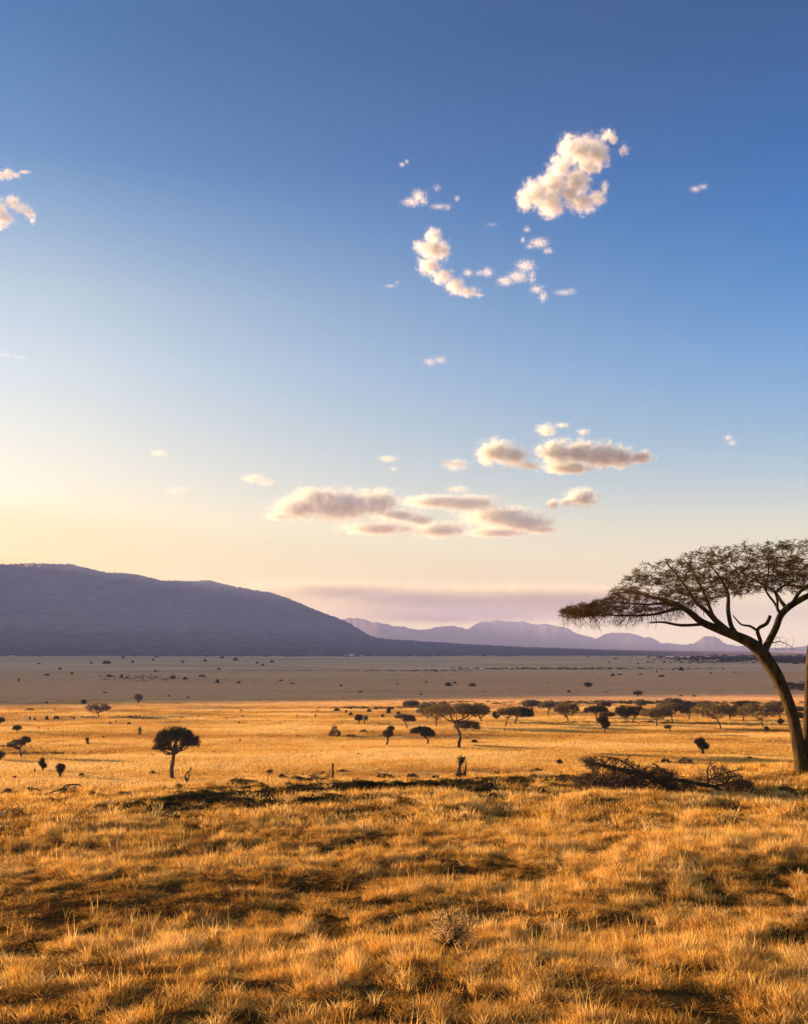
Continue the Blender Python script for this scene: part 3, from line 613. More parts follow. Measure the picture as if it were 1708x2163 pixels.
def plain_trees():
    D_, B_, G_ = M_CROWN_DARK, M_CROWN_BROWN, M_CROWN_GREY
    tree((690, 3118), [(700, 2958, 66, 46), (650, 2984, 34, 36), (755, 2972, 40, 30), (728, 2940, 40, 24), (668, 2950, 38, 24)], 'solid dark round-crowned tree standing alone left of centre', group=GP, style='dome', mat=D_, dens=1.0, trunk_w=15, mids=[(686, 3080), (692, 3040)], spike=1.35)
    tree((1838, 2997), [(1800, 2850, 100, 34), (1880, 2848, 62, 36), (1870, 2908, 46, 22)], 'tall open-crowned acacia with a dark trunk near the centre of the plain', group=GP, style='umbrella', mat=B_, dens=1.8, trunk_w=11, mids=[(1836, 2975), (1840, 2940)])
    tree((1706, 2982), [(1685, 2925, 38, 14), (1712, 2938, 24, 14)], 'black lopsided umbrella tree leaning left beside the tall open acacia', group=GP, style='umbrella', mat=D_, dens=1.6, trunk_w=7, mids=[(1712, 2962)])
    tree((1543, 2985), [(1551, 2935, 17, 16), (1564, 2914, 10, 6)], 'small slanting tree with a yellow-green head left of the black umbrella tree', group=GP, style='ball', mat=M_SCRUB, dens=.6, trunk_w=7, mids=[(1552, 2960)])
    tree((1627, 2918), [(1606, 2868, 22, 8), (1640, 2878, 20, 14)], 'small ragged grey tree behind the black umbrella tree', group=GP, style='umbrella', mat=G_, dens=.7)
    tree((1437, 2895), [(1437, 2871, 14, 10)], 'tiny black round tree on a short stem left of the ragged grey tree', group=GP, style='ball', mat=D_, dens=.6)
    tree((1458, 2898), [(1461, 2872, 8, 7)], 'thin little tree just right of the tiny black round tree', group=GP, style='ball', mat=G_, dens=.3)
    tree((84, 3032), [(102, 2962, 16, 13), (70, 2975, 28, 14), (45, 2982, 16, 9)], 'leaning umbrella tree with a gap in its crown near the left edge', group=GP, style='umbrella', mat=B_, dens=1.0, trunk_w=7)
    tree((392, 2872), [(391, 2836, 36, 17)], 'pale see-through broom-shaped tree left of centre on the far lit plain', group=GP, style='fan', mat=M_CROWN_GREY, dens=.9)
    tree((553, 2814), [(553, 2791, 13, 12)], 'small lone tree on the edge of the shaded plain, right of the broom-shaped tree', group=GP, style='ball', mat=G_, dens=.4)
    tree((68, 2930), [(68, 2914, 13, 8)], 'small dark tree above the leaning umbrella tree at the left', group=GP, style='umbrella', mat=D_, dens=.4)
    tree((3, 2898), [(1, 2882, 13, 9)], 'small dark tree cut by the left edge', group=GP, style='umbrella', mat=D_, dens=.4)
    tree((3, 3045), [(-6, 3022, 22, 14)], 'dark bushy tree top cut by the left edge, lower one', group=GP, style='ball', mat=D_, dens=.5)
    tree((335, 2818), [(335, 2808, 6, 6)], 'tiny dark tree just above the broom-shaped tree, on the shade line', group=GP, style='ball', mat=D_, dens=.3)
    tree((2552, 2788), [(2552, 2773, 13, 4)], 'tiny flat-topped acacia out on the shaded plain', group=GP, style='umbrella', mat=D_, dens=.4)
    tree((2353, 2752), [(2353, 2740, 11, 5)], 'tiny dark tree far out on the shaded plain, near the centre-right', group=GP, style='umbrella', mat=D_, dens=.3)
    rows = [((1648, 2832), [(1646, 2818, 26, 11)], 'umbrella', G_, 'small grey dome tree, first on the left of the row'),
        ((1704, 2850), [(1702, 2825, 18, 14)], 'ball', G_, 'small grey round tree, second from the left of the row'),
        ((1744, 2908), [(1745, 2850, 52, 32)], 'fan', G_, 'wide pale tree half behind the tall open acacia'),
        ((1925, 2888), [(1918, 2850, 30, 24)], 'fan', B_, 'tree close behind the right side of the tall open acacia'),
        ((1985, 2880), [(1985, 2860, 11, 11)], 'ball', D_, 'little black tree between the tall open acacia and the two-stemmed tree'),
        ((2023, 2906), [(2035, 2852, 38, 20)], 'umbrella', B_, 'brown tree whose crown joins the two-stemmed tree, left of it'),
        ((2060, 2896), [(2082, 2850, 42, 19), (2105, 2860, 20, 10)], 'umbrella', D_, 'dark wide tree with a crown stretched to the right'),
        ((2130, 2846), [(2127, 2820, 30, 16)], 'umbrella', G_, 'grey dome tree behind the dark stretched tree'),
        ((2193, 2868), [(2195, 2825, 30, 14)], 'fan', G_, 'thin pale flat tree between the grey dome tree and the brown leaning tree'),
        ((2271, 2894), [(2266, 2842, 36, 28)], 'fan', B_, 'full brown round-crowned tree with a crooked foot'),
        ((2384, 2875), [(2386, 2842, 38, 14)], 'umbrella', D_, 'dark flat-domed tree above the leaning twisted tree'),
        ((2415, 2840), [(2414, 2818, 22, 13)], 'umbrella', G_, 'grey dome tree behind the dark flat-domed tree'),
        ((2420, 2934), [(2430, 2858, 24, 6), (2408, 2880, 16, 14), (2422, 2896, 12, 16)], 'ball', M_SCRUB, 'twisted tree with foliage down its leaning stem'),
        ((2504, 2890), [(2498, 2852, 26, 22)], 'fan', D_, 'dark tree, left of a touching pair'),
        ((2533, 2890), [(2546, 2852, 32, 22)], 'umbrella', D_, 'dark tree, right of a touching pair'),
        ((2562, 2840), [(2562, 2815, 18, 13)], 'umbrella', G_, 'small grey tree above the touching dark pair'),
        ((2628, 2912), [(2625, 2858, 45, 21)], 'fan', B_, 'brown broom-shaped tree with a thin stem, right of the touching pair'),
        ((2689, 2892), [(2678, 2838, 38, 20)], 'fan', B_, 'brown tree joined to the right of the thin-stemmed broom tree'),
        ((2700, 2850), [(2692, 2812, 32, 16)], 'umbrella', G_, 'grey humped tree at the back of the row, right of centre'),
        ((2742, 2850), [(2742, 2822, 21, 14)], 'ball', G_, 'grey round tree at the back of the row beside the humped one'),
        ((2757, 2880), [(2756, 2845, 29, 15)], 'umbrella', D_, 'dark low tree in a gap of the row with grass beneath it'),
        ((2812, 2850), [(2810, 2820, 38, 12)], 'umbrella', G_, 'long low grey tree at the back of the row'),
        ((2881, 2919), [(2852, 2848, 64, 27)], 'fan', B_, 'widest brown tree of the row with a stout leaning stem'),
        ((2918, 2880), [(2926, 2846, 32, 21)], 'fan', B_, 'brown tree touching the right of the widest tree'),
        ((2983, 2840), [(2983, 2820, 37, 11)], 'umbrella', D_, 'black dome-topped tree at the back right of the row'),
        ((2973, 2886), [(2976, 2850, 25, 16)], 'fan', B_, 'small brown tree in front of the black dome-topped one'),
        ((3051, 2912), [(3042, 2850, 61, 30)], 'fan', B_, 'broad brown fan tree with a forked stem left of the big acacia trunk'),
        ((3120, 2874), [(3112, 2832, 32, 21)], 'fan', B_, 'brown tree partly hidden behind the big acacia trunk'),
        ((3200, 2876), [(3200, 2862, 14, 10)], 'ball', D_, 'small dark tree between the two stems of the big acacia'),
        ((3170, 2860), [(3185, 2838, 30, 8)], 'umbrella', G_, 'low grey tree seen between the big acacia stems'),
        ((3290, 2870), [(3290, 2836, 44, 22)], 'fan', B_, 'brown tree just beyond the right edge')]
    for b, cr, st, mt, lab in rows[:-1]:
        tree(b, cr, lab, group=GR, style=st, mat=mt, dens=max(.5, min(2.2, cr[0][2] / 22)))
    # dead stumps wrapped in creeper
    tree((171, 3088), [(168, 3052, 8, 16), (176, 3062, 8, 6)], 'narrow dark stump with a side twig, left of a pair near the left edge', 'stump', GS, 'ball', M_CROWN_DARK, M_DEAD, .4, 9, name='dead_stump')
    tree((238, 3112), [(243, 3068, 15, 12), (240, 3082, 9, 12)], 'dark mushroom-shaped stump, right of a pair near the left edge', 'stump', GS, 'ball', M_CROWN_DARK, M_DEAD, .5, 10, name='dead_stump')
    tree((2808, 3018), [(2804, 2972, 13, 20), (2822, 2985, 12, 10), (2790, 2968, 10, 6)], 'dark leafy stump standing alone left of the big acacia', 'stump', GS, 'ball', M_CROWN_DARK, M_DEAD, .6, 15, name='dead_stump')
    tree((2682, 2926), [(2672, 2908, 10, 3)], 'small hook-shaped dead stump below the row of trees', 'stump', GS, 'ball', M_DEAD, M_DEAD, .2, 5, name='dead_stump')
    tree((3068, 2930), [(3066, 2916, 6, 7)], 'short dark stump below the broad fan tree', 'stump', GS, 'ball', M_DEAD, M_DEAD, .2, 6, name='dead_stump')
    tree((3126, 2900), [(3123, 2886, 9, 9)], 'small dark bush on a stem left of the big acacia trunk', 'stump', GS, 'ball', M_CROWN_DARK, M_DEAD, .3, 5, name='dead_stump')
    tree((2238, 3060), [(2238, 3048, 7, 9)], 'small dark stub left of the fallen branch', 'stump', GS, 'ball', M_CROWN_DARK, M_DEAD, .2, 5, name='dead_stump')
    tree((1070, 3132), [(1078, 3090, 10, 8)], 'thin dead sapling with two twigs left of the post', 'sapling', GS, 'fan', M_DEAD, M_DEAD, .1, 3.5, name='dead_sapling', limbs=3)
    tree((560, 2945), [(560, 2925, 3, 12)], 'bare upright stick behind the dark round-crowned tree', 'sapling', GS, 'ball', M_DEAD, M_DEAD, .1, 3, name='dead_sapling', limbs=2)
    tree((350, 2978), [(349, 2958, 3, 8)], 'bare upright stick left of the dark round-crowned tree', 'sapling', GS, 'ball', M_DEAD, M_DEAD, .1, 3, name='dead_sapling', limbs=2)
plain_trees()

def limb_object(name, lines, unit, ox, oy, basep, mat, label, cat, group=None, twigs=None, tw_mat=None, lumps=0.12, seed=1, sides=8):
    """lines: lists of (x, y, width, depth) in traced units with source-pixel origin; one object with its boughs"""
    rng = np.random.default_rng(seed)
    base = G(basep[0] / 4, basep[1] / 4); d = base.y; m = hpx(d); off = np.array(base)
    L = []
    for ln in lines:
        pts = [np.array(P((ox + p[0] * unit) / 4, (oy + p[1] * unit) / 4, d)) + np.array([0, p[3] if len(p) > 3 else 0, 0]) - off for p in ln]
        p, r = catmull(pts, [p_[2] * unit / 4 * m * 0.5 for p_ in ln], 0.10)
        L.append((p, r * (1 + rng.normal(size=len(r)) * lumps)))
    V, Q, T = tubes(L, sides)
    root = empty(name, base); np_mesh('limbs', V, [Q, T], mat, root, smooth=True)
    if twigs:
        TG = np.array([np.array(P((ox + x * unit) / 4, (oy + y * unit) / 4, d)) + np.array([0, rng.uniform(-z, z), 0]) - off for x, y, z in twigs(rng)])
        ch, ends = grow(L, TG, rng, 0.12, 0.12, 0.007, rootbias=0.15)
        V, Q, T = tubes(ch, 4)
        b = np.repeat(ends, 3, 0); n = len(b)
        dd = rng.normal(size=(n, 3)) * [1, 1, .7]; dd /= np.linalg.norm(dd, axis=1, keepdims=True)
        V2, Q2, T2 = spikes(b, dd, rng.uniform(0.05, 0.24, n), rng.uniform(0.010, 0.022, n), rng)
        e = len(V); np_mesh('twigs', np.vstack([V, V2]), [np.vstack([Q, Q2 + e]), np.vstack([T, T2 + e])], tw_mat or mat, root)
    tag(root, label, cat, group)
    return root
def fallen_branch():
    top = np.array([(215, 562), (330, 548), (520, 562), (600, 592), (780, 622), (900, 668), (1050, 640), (1100, 590), (1250, 650), (1310, 730)], float)
    bot = np.array([(215, 575), (290, 640), (340, 745), (550, 785), (800, 760), (950, 770), (1100, 755), (1250, 795), (1310, 750)], float)
    def tw(rng):
        out = []
        while len(out) < 1250:
            x = rng.uniform(215, 1310); a = np.interp(x, top[:, 0], top[:, 1]); b = np.interp(x, bot[:, 0], bot[:, 1])
            if 850 < x < 1120 and rng.random() < 0.75: continue
            y = a + (b - a) * rng.random()
            if x < 450 and y > 660 and rng.random() < .5: continue
            out.append((x, y, 0.9))
        for k in range(420): out.append((rng.uniform(150, 620), rng.uniform(670, 778), 0.9))
        return out
    limb_object('fallen_branch', [[(960, 790, 14), (830, 745, 24), (700, 695, 40), (600, 655, 38), (450, 622, 28), (330, 592, 18), (225, 565, 8)],
        [(690, 690, 30), (830, 694, 26), (1000, 722, 26), (1100, 744, 20), (1180, 785, 10)],
        [(1050, 735, 16, .1), (1058, 690, 14, .2), (1056, 640, 10, .3), (1090, 570, 5, .4)], [(1056, 690, 12), (1150, 640, 9, -.2), (1250, 612, 5, -.4)],
        [(1080, 740, 14), (1180, 700, 12, -.3), (1260, 690, 10, -.4), (1305, 735, 7, -.5), (1262, 790, 4, -.5)],
        [(600, 655, 20), (520, 592, 14, .4), (430, 560, 9, .6), (330, 552, 5, .8)], [(640, 668, 20), (700, 606, 12, -.4), (650, 572, 6, -.5)],
        [(780, 700, 16), (772, 650, 10, .3), (768, 620, 5, .4)], [(560, 650, 24, -.2), (480, 690, 18, -.6), (350, 730, 12, -.9), (200, 750, 6, -1.0)],
        [(620, 670, 24, .2), (520, 740, 16, .3), (420, 770, 9, .4)], [(450, 625, 16, .2), (420, 690, 10, .5), (330, 760, 6, .7)]],
        .6054, 2200, 2700, (2690, 3178), M_DEAD, 'dark fallen tree branch with a tangle of twigs lying in the grass', 'fallen branch', twigs=tw, tw_mat=M_DEAD, seed=8)
fallen_branch()
limb_object('fallen_log', [[(375, 1830, 34), (415, 1880, 56), (425, 1925, 40), (430, 1950, 20)], [(415, 1845, 30), (480, 1850, 24), (550, 1885, 26), (605, 1915, 18)], [(430, 1925, 22), (520, 1930, 14), (600, 1925, 10)]], .3005, 0, 2600, (130, 3184), M_DEAD,
    'dark broken stump with two collapsed limbs, leftmost dead wood on the ground', 'fallen log', 'fallen dead wood', seed=3, twigs=lambda r: [(r.uniform(480, 620), r.uniform(1870, 1935), .3) for _ in range(26)])
limb_object('fallen_log', [[(655, 1905, 14), (760, 1870, 18), (830, 1850, 30), (880, 1800, 26), (960, 1790, 20), (1060, 1795, 16), (1095, 1815, 8)], [(850, 1850, 20), (900, 1880, 20), (980, 1895, 12)]], .3005, 0, 2600, (255, 3186), M_DEAD,
    'dead arched limb lying right of the broken stump', 'fallen log', 'fallen dead wood', seed=4, twigs=lambda r: [(r.uniform(820, 1000), r.uniform(1850, 1930), .4) for _ in range(60)])
limb_object('fallen_log', [[(290, 1770, 6), (380, 1750, 12), (500, 1742, 14), (612, 1740, 12)]], .3005, 0, 2600, (140, 3128), M_DEAD,
    'straight thin log lying flat behind the broken stump', 'fallen log', 'fallen dead wood', seed=5)
limb_object('dead_stump', [[(838, 990, 40), (842, 930, 42), (822, 870, 18), (850, 820, 18), (885, 800, 18), (900, 760, 16), (903, 745, 8)], [(848, 930, 28), (872, 880, 20), (868, 830, 20), (845, 815, 14)]], .2927, 500, 2850, (746, 3134), M_DEAD,
    'black stump with a hole and a raised arm, beside the dark round tree', 'stump', GS, seed=6)
limb_object('dead_stump', [[(1170, 1170, 90), (1165, 1120, 70), (1160, 1040, 34), (1158, 960, 42), (1175, 900, 60), (1200, 870, 60), (1222, 880, 30)], [(1200, 1150, 60), (1222, 1080, 36), (1240, 1020, 26), (1242, 930, 16)], [(1130, 1150, 50), (1125, 1080, 26), (1140, 1000, 12)]], .2927, 1500, 2780, (1845, 3124), M_DEAD,
    'tall black creeper-hung stump splitting into two arms, near the centre', 'stump', GS, seed=7, twigs=lambda r: [(r.uniform(1110, 1240), r.uniform(1060, 1150), .3) for _ in range(60)] + [(r.uniform(1140, 1230), r.uniform(850, 920), .3) for _ in range(50)])
limb_object('wooden_post', [[(360, 660, 13), (360, 640, 14), (359, 590, 13), (359, 555, 13), (360, 550, 15), (361, 546, 8)]], .644, 1100, 2700, (1332, 3122), M_DEAD,
    'plain upright dead post standing in the grass left of centre', 'post', None, seed=9, lumps=.06)

# ------------------------------------------------------------------ bushes
def bush_mesh(name, n, seed, mat, flat=0.7, w=0.012, ln=0.3, stems=9):
    rng = np.random.default_rng(seed)
    p = rng.normal(size=(n, 3)); p /= np.linalg.norm(p, axis=1, keepdims=True)
    p *= (0.35 + 0.65 * rng.random((n, 1)) ** 0.4) * 0.5; p[:, 2] = np.abs(p[:, 2]) * 2 * flat
    keep = np.array([mnoise.noise(Vector(q_) * 3.4 + Vector((seed, 0, 0))) > -0.12 for q_ in p]); p = p[keep]
    n = len(p); d = p * [1, 1, .8] + rng.normal(size=(n, 3)) * 0.35; d /= np.linalg.norm(d, axis=1, keepdims=True)
    V, Q, T = spikes(p, d, rng.uniform(0.4, 1, n) * ln, rng.uniform(0.5, 1, n) * w * 2, rng)
    st = [catmull([(0, 0, -.05), tuple(p[k] * [.5, .5, .45]), tuple(p[k])], [.02, .014, .006], .15) for k in rng.integers(0, n, stems)]
    V2, Q2, T2 = tubes(st, 4); e = len(V)
    me = np_mesh(name, np.vstack([V, V2]), [np.vstack([Q, Q2 + e]), np.vstack([T, T2 + e])], mat)
    dat = me.data; bpy.data.objects.remove(me); return dat
BUSH = [bush_mesh('bush', 900, 40 + k, M_SCRUB, .62, .030, .22) for k in range(4)]
BUSHD = [bush_mesh('bush', 1000, 60 + k, M_CROWN_DARK, .55, .034, .24) for k in range(3)]
def bush(px, py, w, h, label, group, data, cat='bush', name='bush'):
    g = G(px / 4, py / 4); m = hpx(g.y) / 4
    o = bpy.data.objects.new(name, data); COL.objects.link(o); o.location = g
    rnd = random.Random(int(px * 3 + py)); o.rotation_euler = (0, 0, rnd.uniform(0, 6.28))
    o.scale = (w * m, w * m, h * m / .62)
    return tag(o, label, cat, group)
BG = 'low bushes in the grass near the rise'
near_b = [(1555, 3120, 44, 20, 'dark low bush right of the post, beside a grassy gap'), (1648, 3122, 44, 26, 'dark rounded bush between the post and the creeper-hung stump'), (1738, 3128, 40, 26, 'dark rounded bush just left of the creeper-hung stump'),
    (1595, 3150, 44, 28, 'dark bush in front of the two rounded bushes'), (1128, 3115, 26, 18, 'small dark bush left of the post, close to the sapling'), (950, 3150, 90, 34, 'loose olive bush patch right of the black holed stump'),
    (1055, 3165, 52, 26, 'dark olive bush at the left end of the scrub band'), (490, 3190, 60, 20, 'low dark mound of scrub left of the scrub band'), (200, 3210, 30, 20, 'small dark bush at the lower left of the plain'),
    (365, 3195, 50, 26, 'faint olive bush between the dead limb and the dark mound'), (1372, 3088, 34, 10, 'flat dark bush right behind the post'), (1985, 3112, 60, 22, 'olive bush right of the creeper-hung stump'),
    (2150, 3090, 54, 16, 'low olive bush left of the fallen branch'), (1338, 2948, 46, 38, 'bare grey twiggy bush on the mid plain left of the slanting tree'), (1455, 2932, 32, 12, 'flat brown bush right of the bare grey one'),
    (2662, 3050, 36, 16, 'dark low bush behind the left part of the fallen branch'), (2740, 3056, 60, 22, 'wide olive bush behind the fallen branch'), (3000, 3038, 26, 10, 'small dark bush right of the leafy stump'),
    (30, 3170, 34, 16, 'small brown bush at the far left edge'), (120, 2840, 28, 8, 'flat dark bush on the far lit plain at the left'), (612, 3100, 30, 14, 'low bush at the foot of the dark round tree, left side'),
    (2280, 3130, 70, 22, 'brown bush at the left tip of the fallen branch'), (3050, 3080, 44, 18, 'brown bush left of the big acacia foot'), (715, 3160, 30, 22, 'small olive bush below the black holed stump'),
    (1290, 3098, 20, 10, 'tiny dark bush left of the post'), (2935, 3120, 40, 16, 'dark bush at the right end of the fallen branch')]
for i, (x, y, w, h, lab) in enumerate(near_b):
    bush(x, y, w, h, lab, BG, (BUSH if ('olive' in lab or 'brown' in lab or 'grey' in lab) else BUSHD)[i % 3])
# far specks: every one a small bush or tree of its own
FG = 'tiny dark bushes dotted over the plain'
far = [(x * .644, 2600 + y * .644, w * .644, h * .644) for x, y, w, h in [
    (240, 90, 24, 8), (568, 86, 14, 14), (660, 86, 50, 20), (765, 52, 16, 12), (825, 80, 18, 16), (970, 46, 22, 10), (952, 66, 14, 12), (1135, 78, 18, 14), (1275, 72, 20, 14), (1380, 52, 26, 14), (1463, 66, 26, 20), (1597, 84, 18, 12), (1630, 98, 24, 12), (1690, 78, 26, 14), (372, 122, 20, 14), (290, 162, 34, 16), (445, 152, 20, 14), (678, 166, 34, 14), (755, 176, 16, 26), (790, 178, 26, 10), (1150, 184, 30, 16), (1075, 180, 34, 24), (1255, 170, 40, 18), (1350, 208, 24, 26), (1482, 210, 26, 16), (115, 196, 10, 22), (1168, 302, 16, 12), (288, 334, 20, 14), (1495, 384, 22, 10), (1360, 122, 24, 8), (965, 136, 20, 12), (650, 270, 34, 6), (1050, 290, 20, 8),
    (185, 435, 12, 24), (215, 437, 14, 18), (290, 435, 22, 24), (350, 430, 34, 22), (460, 430, 14, 14), (245, 494, 12, 16), (685, 460, 14, 14), (800, 466, 24, 18), (640, 546, 16, 12), (545, 590, 20, 20), (720, 450, 10, 10), (300, 500, 14, 8), (1490, 570, 18, 16), (1485, 458, 12, 12), (160, 380, 14, 10), (340, 374, 16, 10), (940, 660, 60, 12), (215, 770, 10, 34), (90, 805, 30, 20), (170, 800, 14, 10), (505, 790, 40, 24), (15, 605, 34, 14), (100, 400, 10, 10), (390, 620, 14, 8), (1100, 500, 14, 10), (1330, 640, 22, 6)]]
far += [(1100 + x * .644, 2700 + y * .644, w * .644, h * .644) for x, y, w, h in [
    (38, 40, 30, 10), (108, 58, 30, 8), (410, 72, 18, 14), (530, 110, 20, 12), (905, 126, 18, 10), (1080, 72, 44, 26), (1118, 56, 26, 14), (1228, 74, 44, 24), (262, 226, 18, 10), (385, 226, 36, 20), (440, 238, 14, 22), (474, 216, 16, 20), (470, 252, 24, 20), (585, 232, 26, 22), (630, 216, 30, 12), (705, 240, 26, 40), (720, 220, 36, 20), (668, 262, 20, 20), (138, 262, 8, 14), (252, 262, 6, 16), (770, 244, 30, 16), (885, 236, 16, 22), (605, 356, 12, 10), (520, 498, 22, 12), (1240, 425, 40, 24), (620, 322, 16, 8), (760, 60, 10, 10), (940, 50, 8, 14), (1425, 350, 18, 12), (1600, 492, 90, 6), (145, 384, 30, 8), (470, 384, 60, 12)]]
far += [(2200 + x * .6054, 2100 + y * .6054, w * .6054, h * .6054) for x, y, w, h in [
    (390, 910, 14, 8), (582, 920, 12, 8), (865, 962, 36, 24), (812, 962, 12, 10), (705, 975, 10, 12), (415, 1000, 24, 20), (460, 992, 30, 10), (600, 992, 30, 8), (735, 1004, 40, 14), (975, 908, 10, 8), (1145, 956, 12, 10), (1065, 984, 12, 12), (125, 1110, 24, 20), (865, 1134, 24, 8), (950, 1136, 30, 12), (270, 1168, 12, 10), (395, 1168, 16, 8), (1215, 976, 10, 8), (375, 1112, 14, 10)]]
for i, (x, y, w, h) in enumerate(far):
    bush(x, y, max(w, 7), max(h, 6), 'tiny dark bush dotted on the open plain', FG, BUSHD[i % 3], name='bush')

# pale fluffy shrub in the foreground and white flower heads
def pale_shrub(px, py, w, h, label, seed, n=1500, name='pale_shrub'):
    g = G(px / 4, py / 4); m = hpx(g.y) / 4
    rng = np.random.default_rng(seed); W_, H_ = w * m / 2, h * m
    ns = 110; st = []
    for k in range(ns):
        a = rng.uniform(0, 6.28); r = math.sqrt(rng.random()) * W_; t = np.array([math.cos(a) * r, math.sin(a) * r * .8, H_ * math.sqrt(max(0.05, 1 - (r / W_) ** 2 * .7)) * rng.uniform(.35, 1.05)])
        st.append(catmull([np.array([0, 0, -.03]) + t * [.15, .15, 0], t * [.45, .45, .5], t], [.005, .004, .0025], .06))
    pts = np.vstack([p[len(p) // 2:] for p, r in st]); b = pts[rng.integers(0, len(pts), n)] + rng.normal(size=(n, 3)) * .02
    d = rng.normal(size=(n, 3)) + [0, 0, .7]; d /= np.linalg.norm(d, axis=1, keepdims=True)
    root = empty(name, g)
    V, Q, T = tubes(st, 4); np_mesh('stems', V, [Q, T], M_SCRUB, root)
    V, Q, T = spikes(b, d, rng.uniform(.03, .09, n), rng.uniform(.006, .013, n), rng); np_mesh('flower_heads', V, [Q, T], M_PALE, root)
    tag(root, label, 'shrub')
pale_shrub(1815, 3800, 210, 170, 'pale fluffy shrub in the foreground grass, centre', 3, 1500)
pale_shrub(3225, 3715, 80, 70, 'small white-flowered plant at the right edge of the foreground', 4, 900)

# white farm buildings at the foot of the mountain
def building(px, py, w, h, label):
    g = G(px / 4, py / 4, hi=2480); m = hpx(g.y) / 4; Wd, Hh = w * m / 2, h * m
    root = empty('farm_building', g); D = Wd * .6
    wm, n, l = new_mat('white_plaster'); n['Principled BSDF'].inputs['Base Color'].default_value = (.8, .78, .72, 1)
    rm_, n, l = new_mat('tin_roof'); n['Principled BSDF'].inputs['Base Color'].default_value = (.55, .50, .45, 1)
    V = [(x, y, z) for z in (0, Hh * .7) for x, y in ((-Wd, -D), (Wd, -D), (Wd, D), (-Wd, D))]
    np_mesh('wall', V, [np.array([(0, 1, 5, 4), (1, 2, 6, 5), (2, 3, 7, 6), (3, 0, 4, 7)])], wm, root)
    e = 1.06; V = [(-Wd * e, -D * e, Hh * .7), (Wd * e, -D * e, Hh * .7), (Wd * e, D * e, Hh * .7), (-Wd * e, D * e, Hh * .7), (-Wd * e, 0, Hh), (Wd * e, 0, Hh)]
    np_mesh('roof', V, [np.array([(0, 1, 5, 4), (2, 3, 4, 5), (0, 3, 2, 1)]), np.array([(0, 4, 3), (1, 2, 5)])], rm_, root)
    tag(root, label, 'building', 'white farm buildings under the mountain')
building(1408, 2612, 26, 7, 'largest white farm building at the foot of the mountain slope')
building(1382, 2613, 10, 4, 'tiny white building left of the largest farm building')
building(1444, 2612, 12, 4, 'tiny white building right of the largest farm building')
building(300, 2622, 14, 5, 'tiny white building under the big mountain, left of a pair')
building(318, 2622, 10, 5, 'tiny white building under the big mountain, right of a pair')
building(45, 2625, 20, 4, 'tiny white building under the mountain near the left edge')
building(1240, 2613, 22, 3, 'low white building at the mountain foot, left of the others')

# ------------------------------------------------------------------ grass
def straw_material():
    m, n, l = new_mat('dry_grass'); n.remove(n['Principled BSDF'])
    out = [x for x in n if x.type == 'OUTPUT_MATERIAL'][0]
    at = N(n, 'ShaderNodeAttribute', attribute_type='INSTANCER', attribute_name='tint')
    oi = n.new('ShaderNodeObjectInfo')
    r = ramp(n, [(0.0, (0.08, 0.034, 0.012)), (0.3, (0.25, 0.11, 0.028)), (0.6, (0.62, 0.325, 0.058)), (0.85, (0.84, 0.50, 0.115)), (1.0, (0.90, 0.62, 0.24))])
    l.new(at.outputs['Fac'], r.inputs[0])
    at2 = N(n, 'ShaderNodeAttribute', attribute_type='INSTANCER', attribute_name='shade_tint'); mr_ = N(n, 'ShaderNodeMixRGB'); l.new(at2.outputs['Fac'], mr_.inputs[0]); l.new(r.outputs[0], mr_.inputs[1]); mr_.inputs[2].default_value = (0.84, 0.52, 0.32, 1)  # past the shade line, the shaded plain's tone is put into the grass colour
    r0_ = r; g = n.new('ShaderNodeNewGeometry'); z = N(n, 'ShaderNodeTexNoise'); z.inputs['Scale'].default_value = 30; l.new(g.outputs['Position'], z.inputs['Vector'])
    r2 = ramp(n, [(0.35, (.72, .70, .66)), (0.65, (1, 1, 1))]); l.new(z.outputs[0], r2.inputs[0])
    mu = N(n, 'ShaderNodeMixRGB', blend_type='MULTIPLY'); mu.inputs[0].default_value = 1; l.new(mr_.outputs[0], mu.inputs[1]); l.new(r2.outputs[0], mu.inputs[2])
    d = n.new('ShaderNodeBsdfDiffuse'); t = n.new('ShaderNodeBsdfTranslucent'); mx = n.new('ShaderNodeMixShader'); mx.inputs[0].default_value = 0.35
    l.new(mu.outputs[0], d.inputs[0]); l.new(mu.outputs[0], t.inputs[0]); l.new(d.outputs[0], mx.inputs[1]); l.new(t.outputs[0], mx.inputs[2]); l.new(mx.outputs[0], out.inputs[0])
    return m
M_GRASS = straw_material()
def tuft_mesh(n, h, w, rad, lean, seed, seedheads=0.0):
    rng = np.random.default_rng(seed)
    a = rng.uniform(0, 2 * np.pi, n); r = rad * np.sqrt(rng.random(n))
    b = np.stack([np.cos(a) * r, np.sin(a) * r, np.full(n, -0.03)], -1)
    ln = rng.normal(size=(n, 2)) * lean + np.stack([np.cos(a), np.sin(a)], -1) * lean * 0.8 + np.array([[0.06, 0.0]])
    H = h * rng.uniform(0.45, 1.0, n) ** 0.8
    f = rng.uniform(0, np.pi, n); s = np.stack([np.cos(f), np.sin(f), np.zeros(n)], -1) * (w * rng.uniform(0.6, 1.2, n))[:, None] * 0.5
    c1_ = b + np.stack([ln[:, 0] * H * 0.35, ln[:, 1] * H * 0.35, H * 0.5], -1)
    c2_ = b + np.stack([ln[:, 0] * H * 1.0, ln[:, 1] * H * 1.0, H * 0.93], -1)
    V = np.stack([b - s, b + s, c1_ + s * .85, c1_ - s * .85, c2_], 1).reshape(-1, 3)
    k = np.arange(n)[:, None] * 5
    o = np_mesh('tuft', V, [k + np.array([[0, 1, 2, 3]]), k + np.array([[3, 2, 4]])], M_GRASS)
    COL.objects.unlink(o); return o
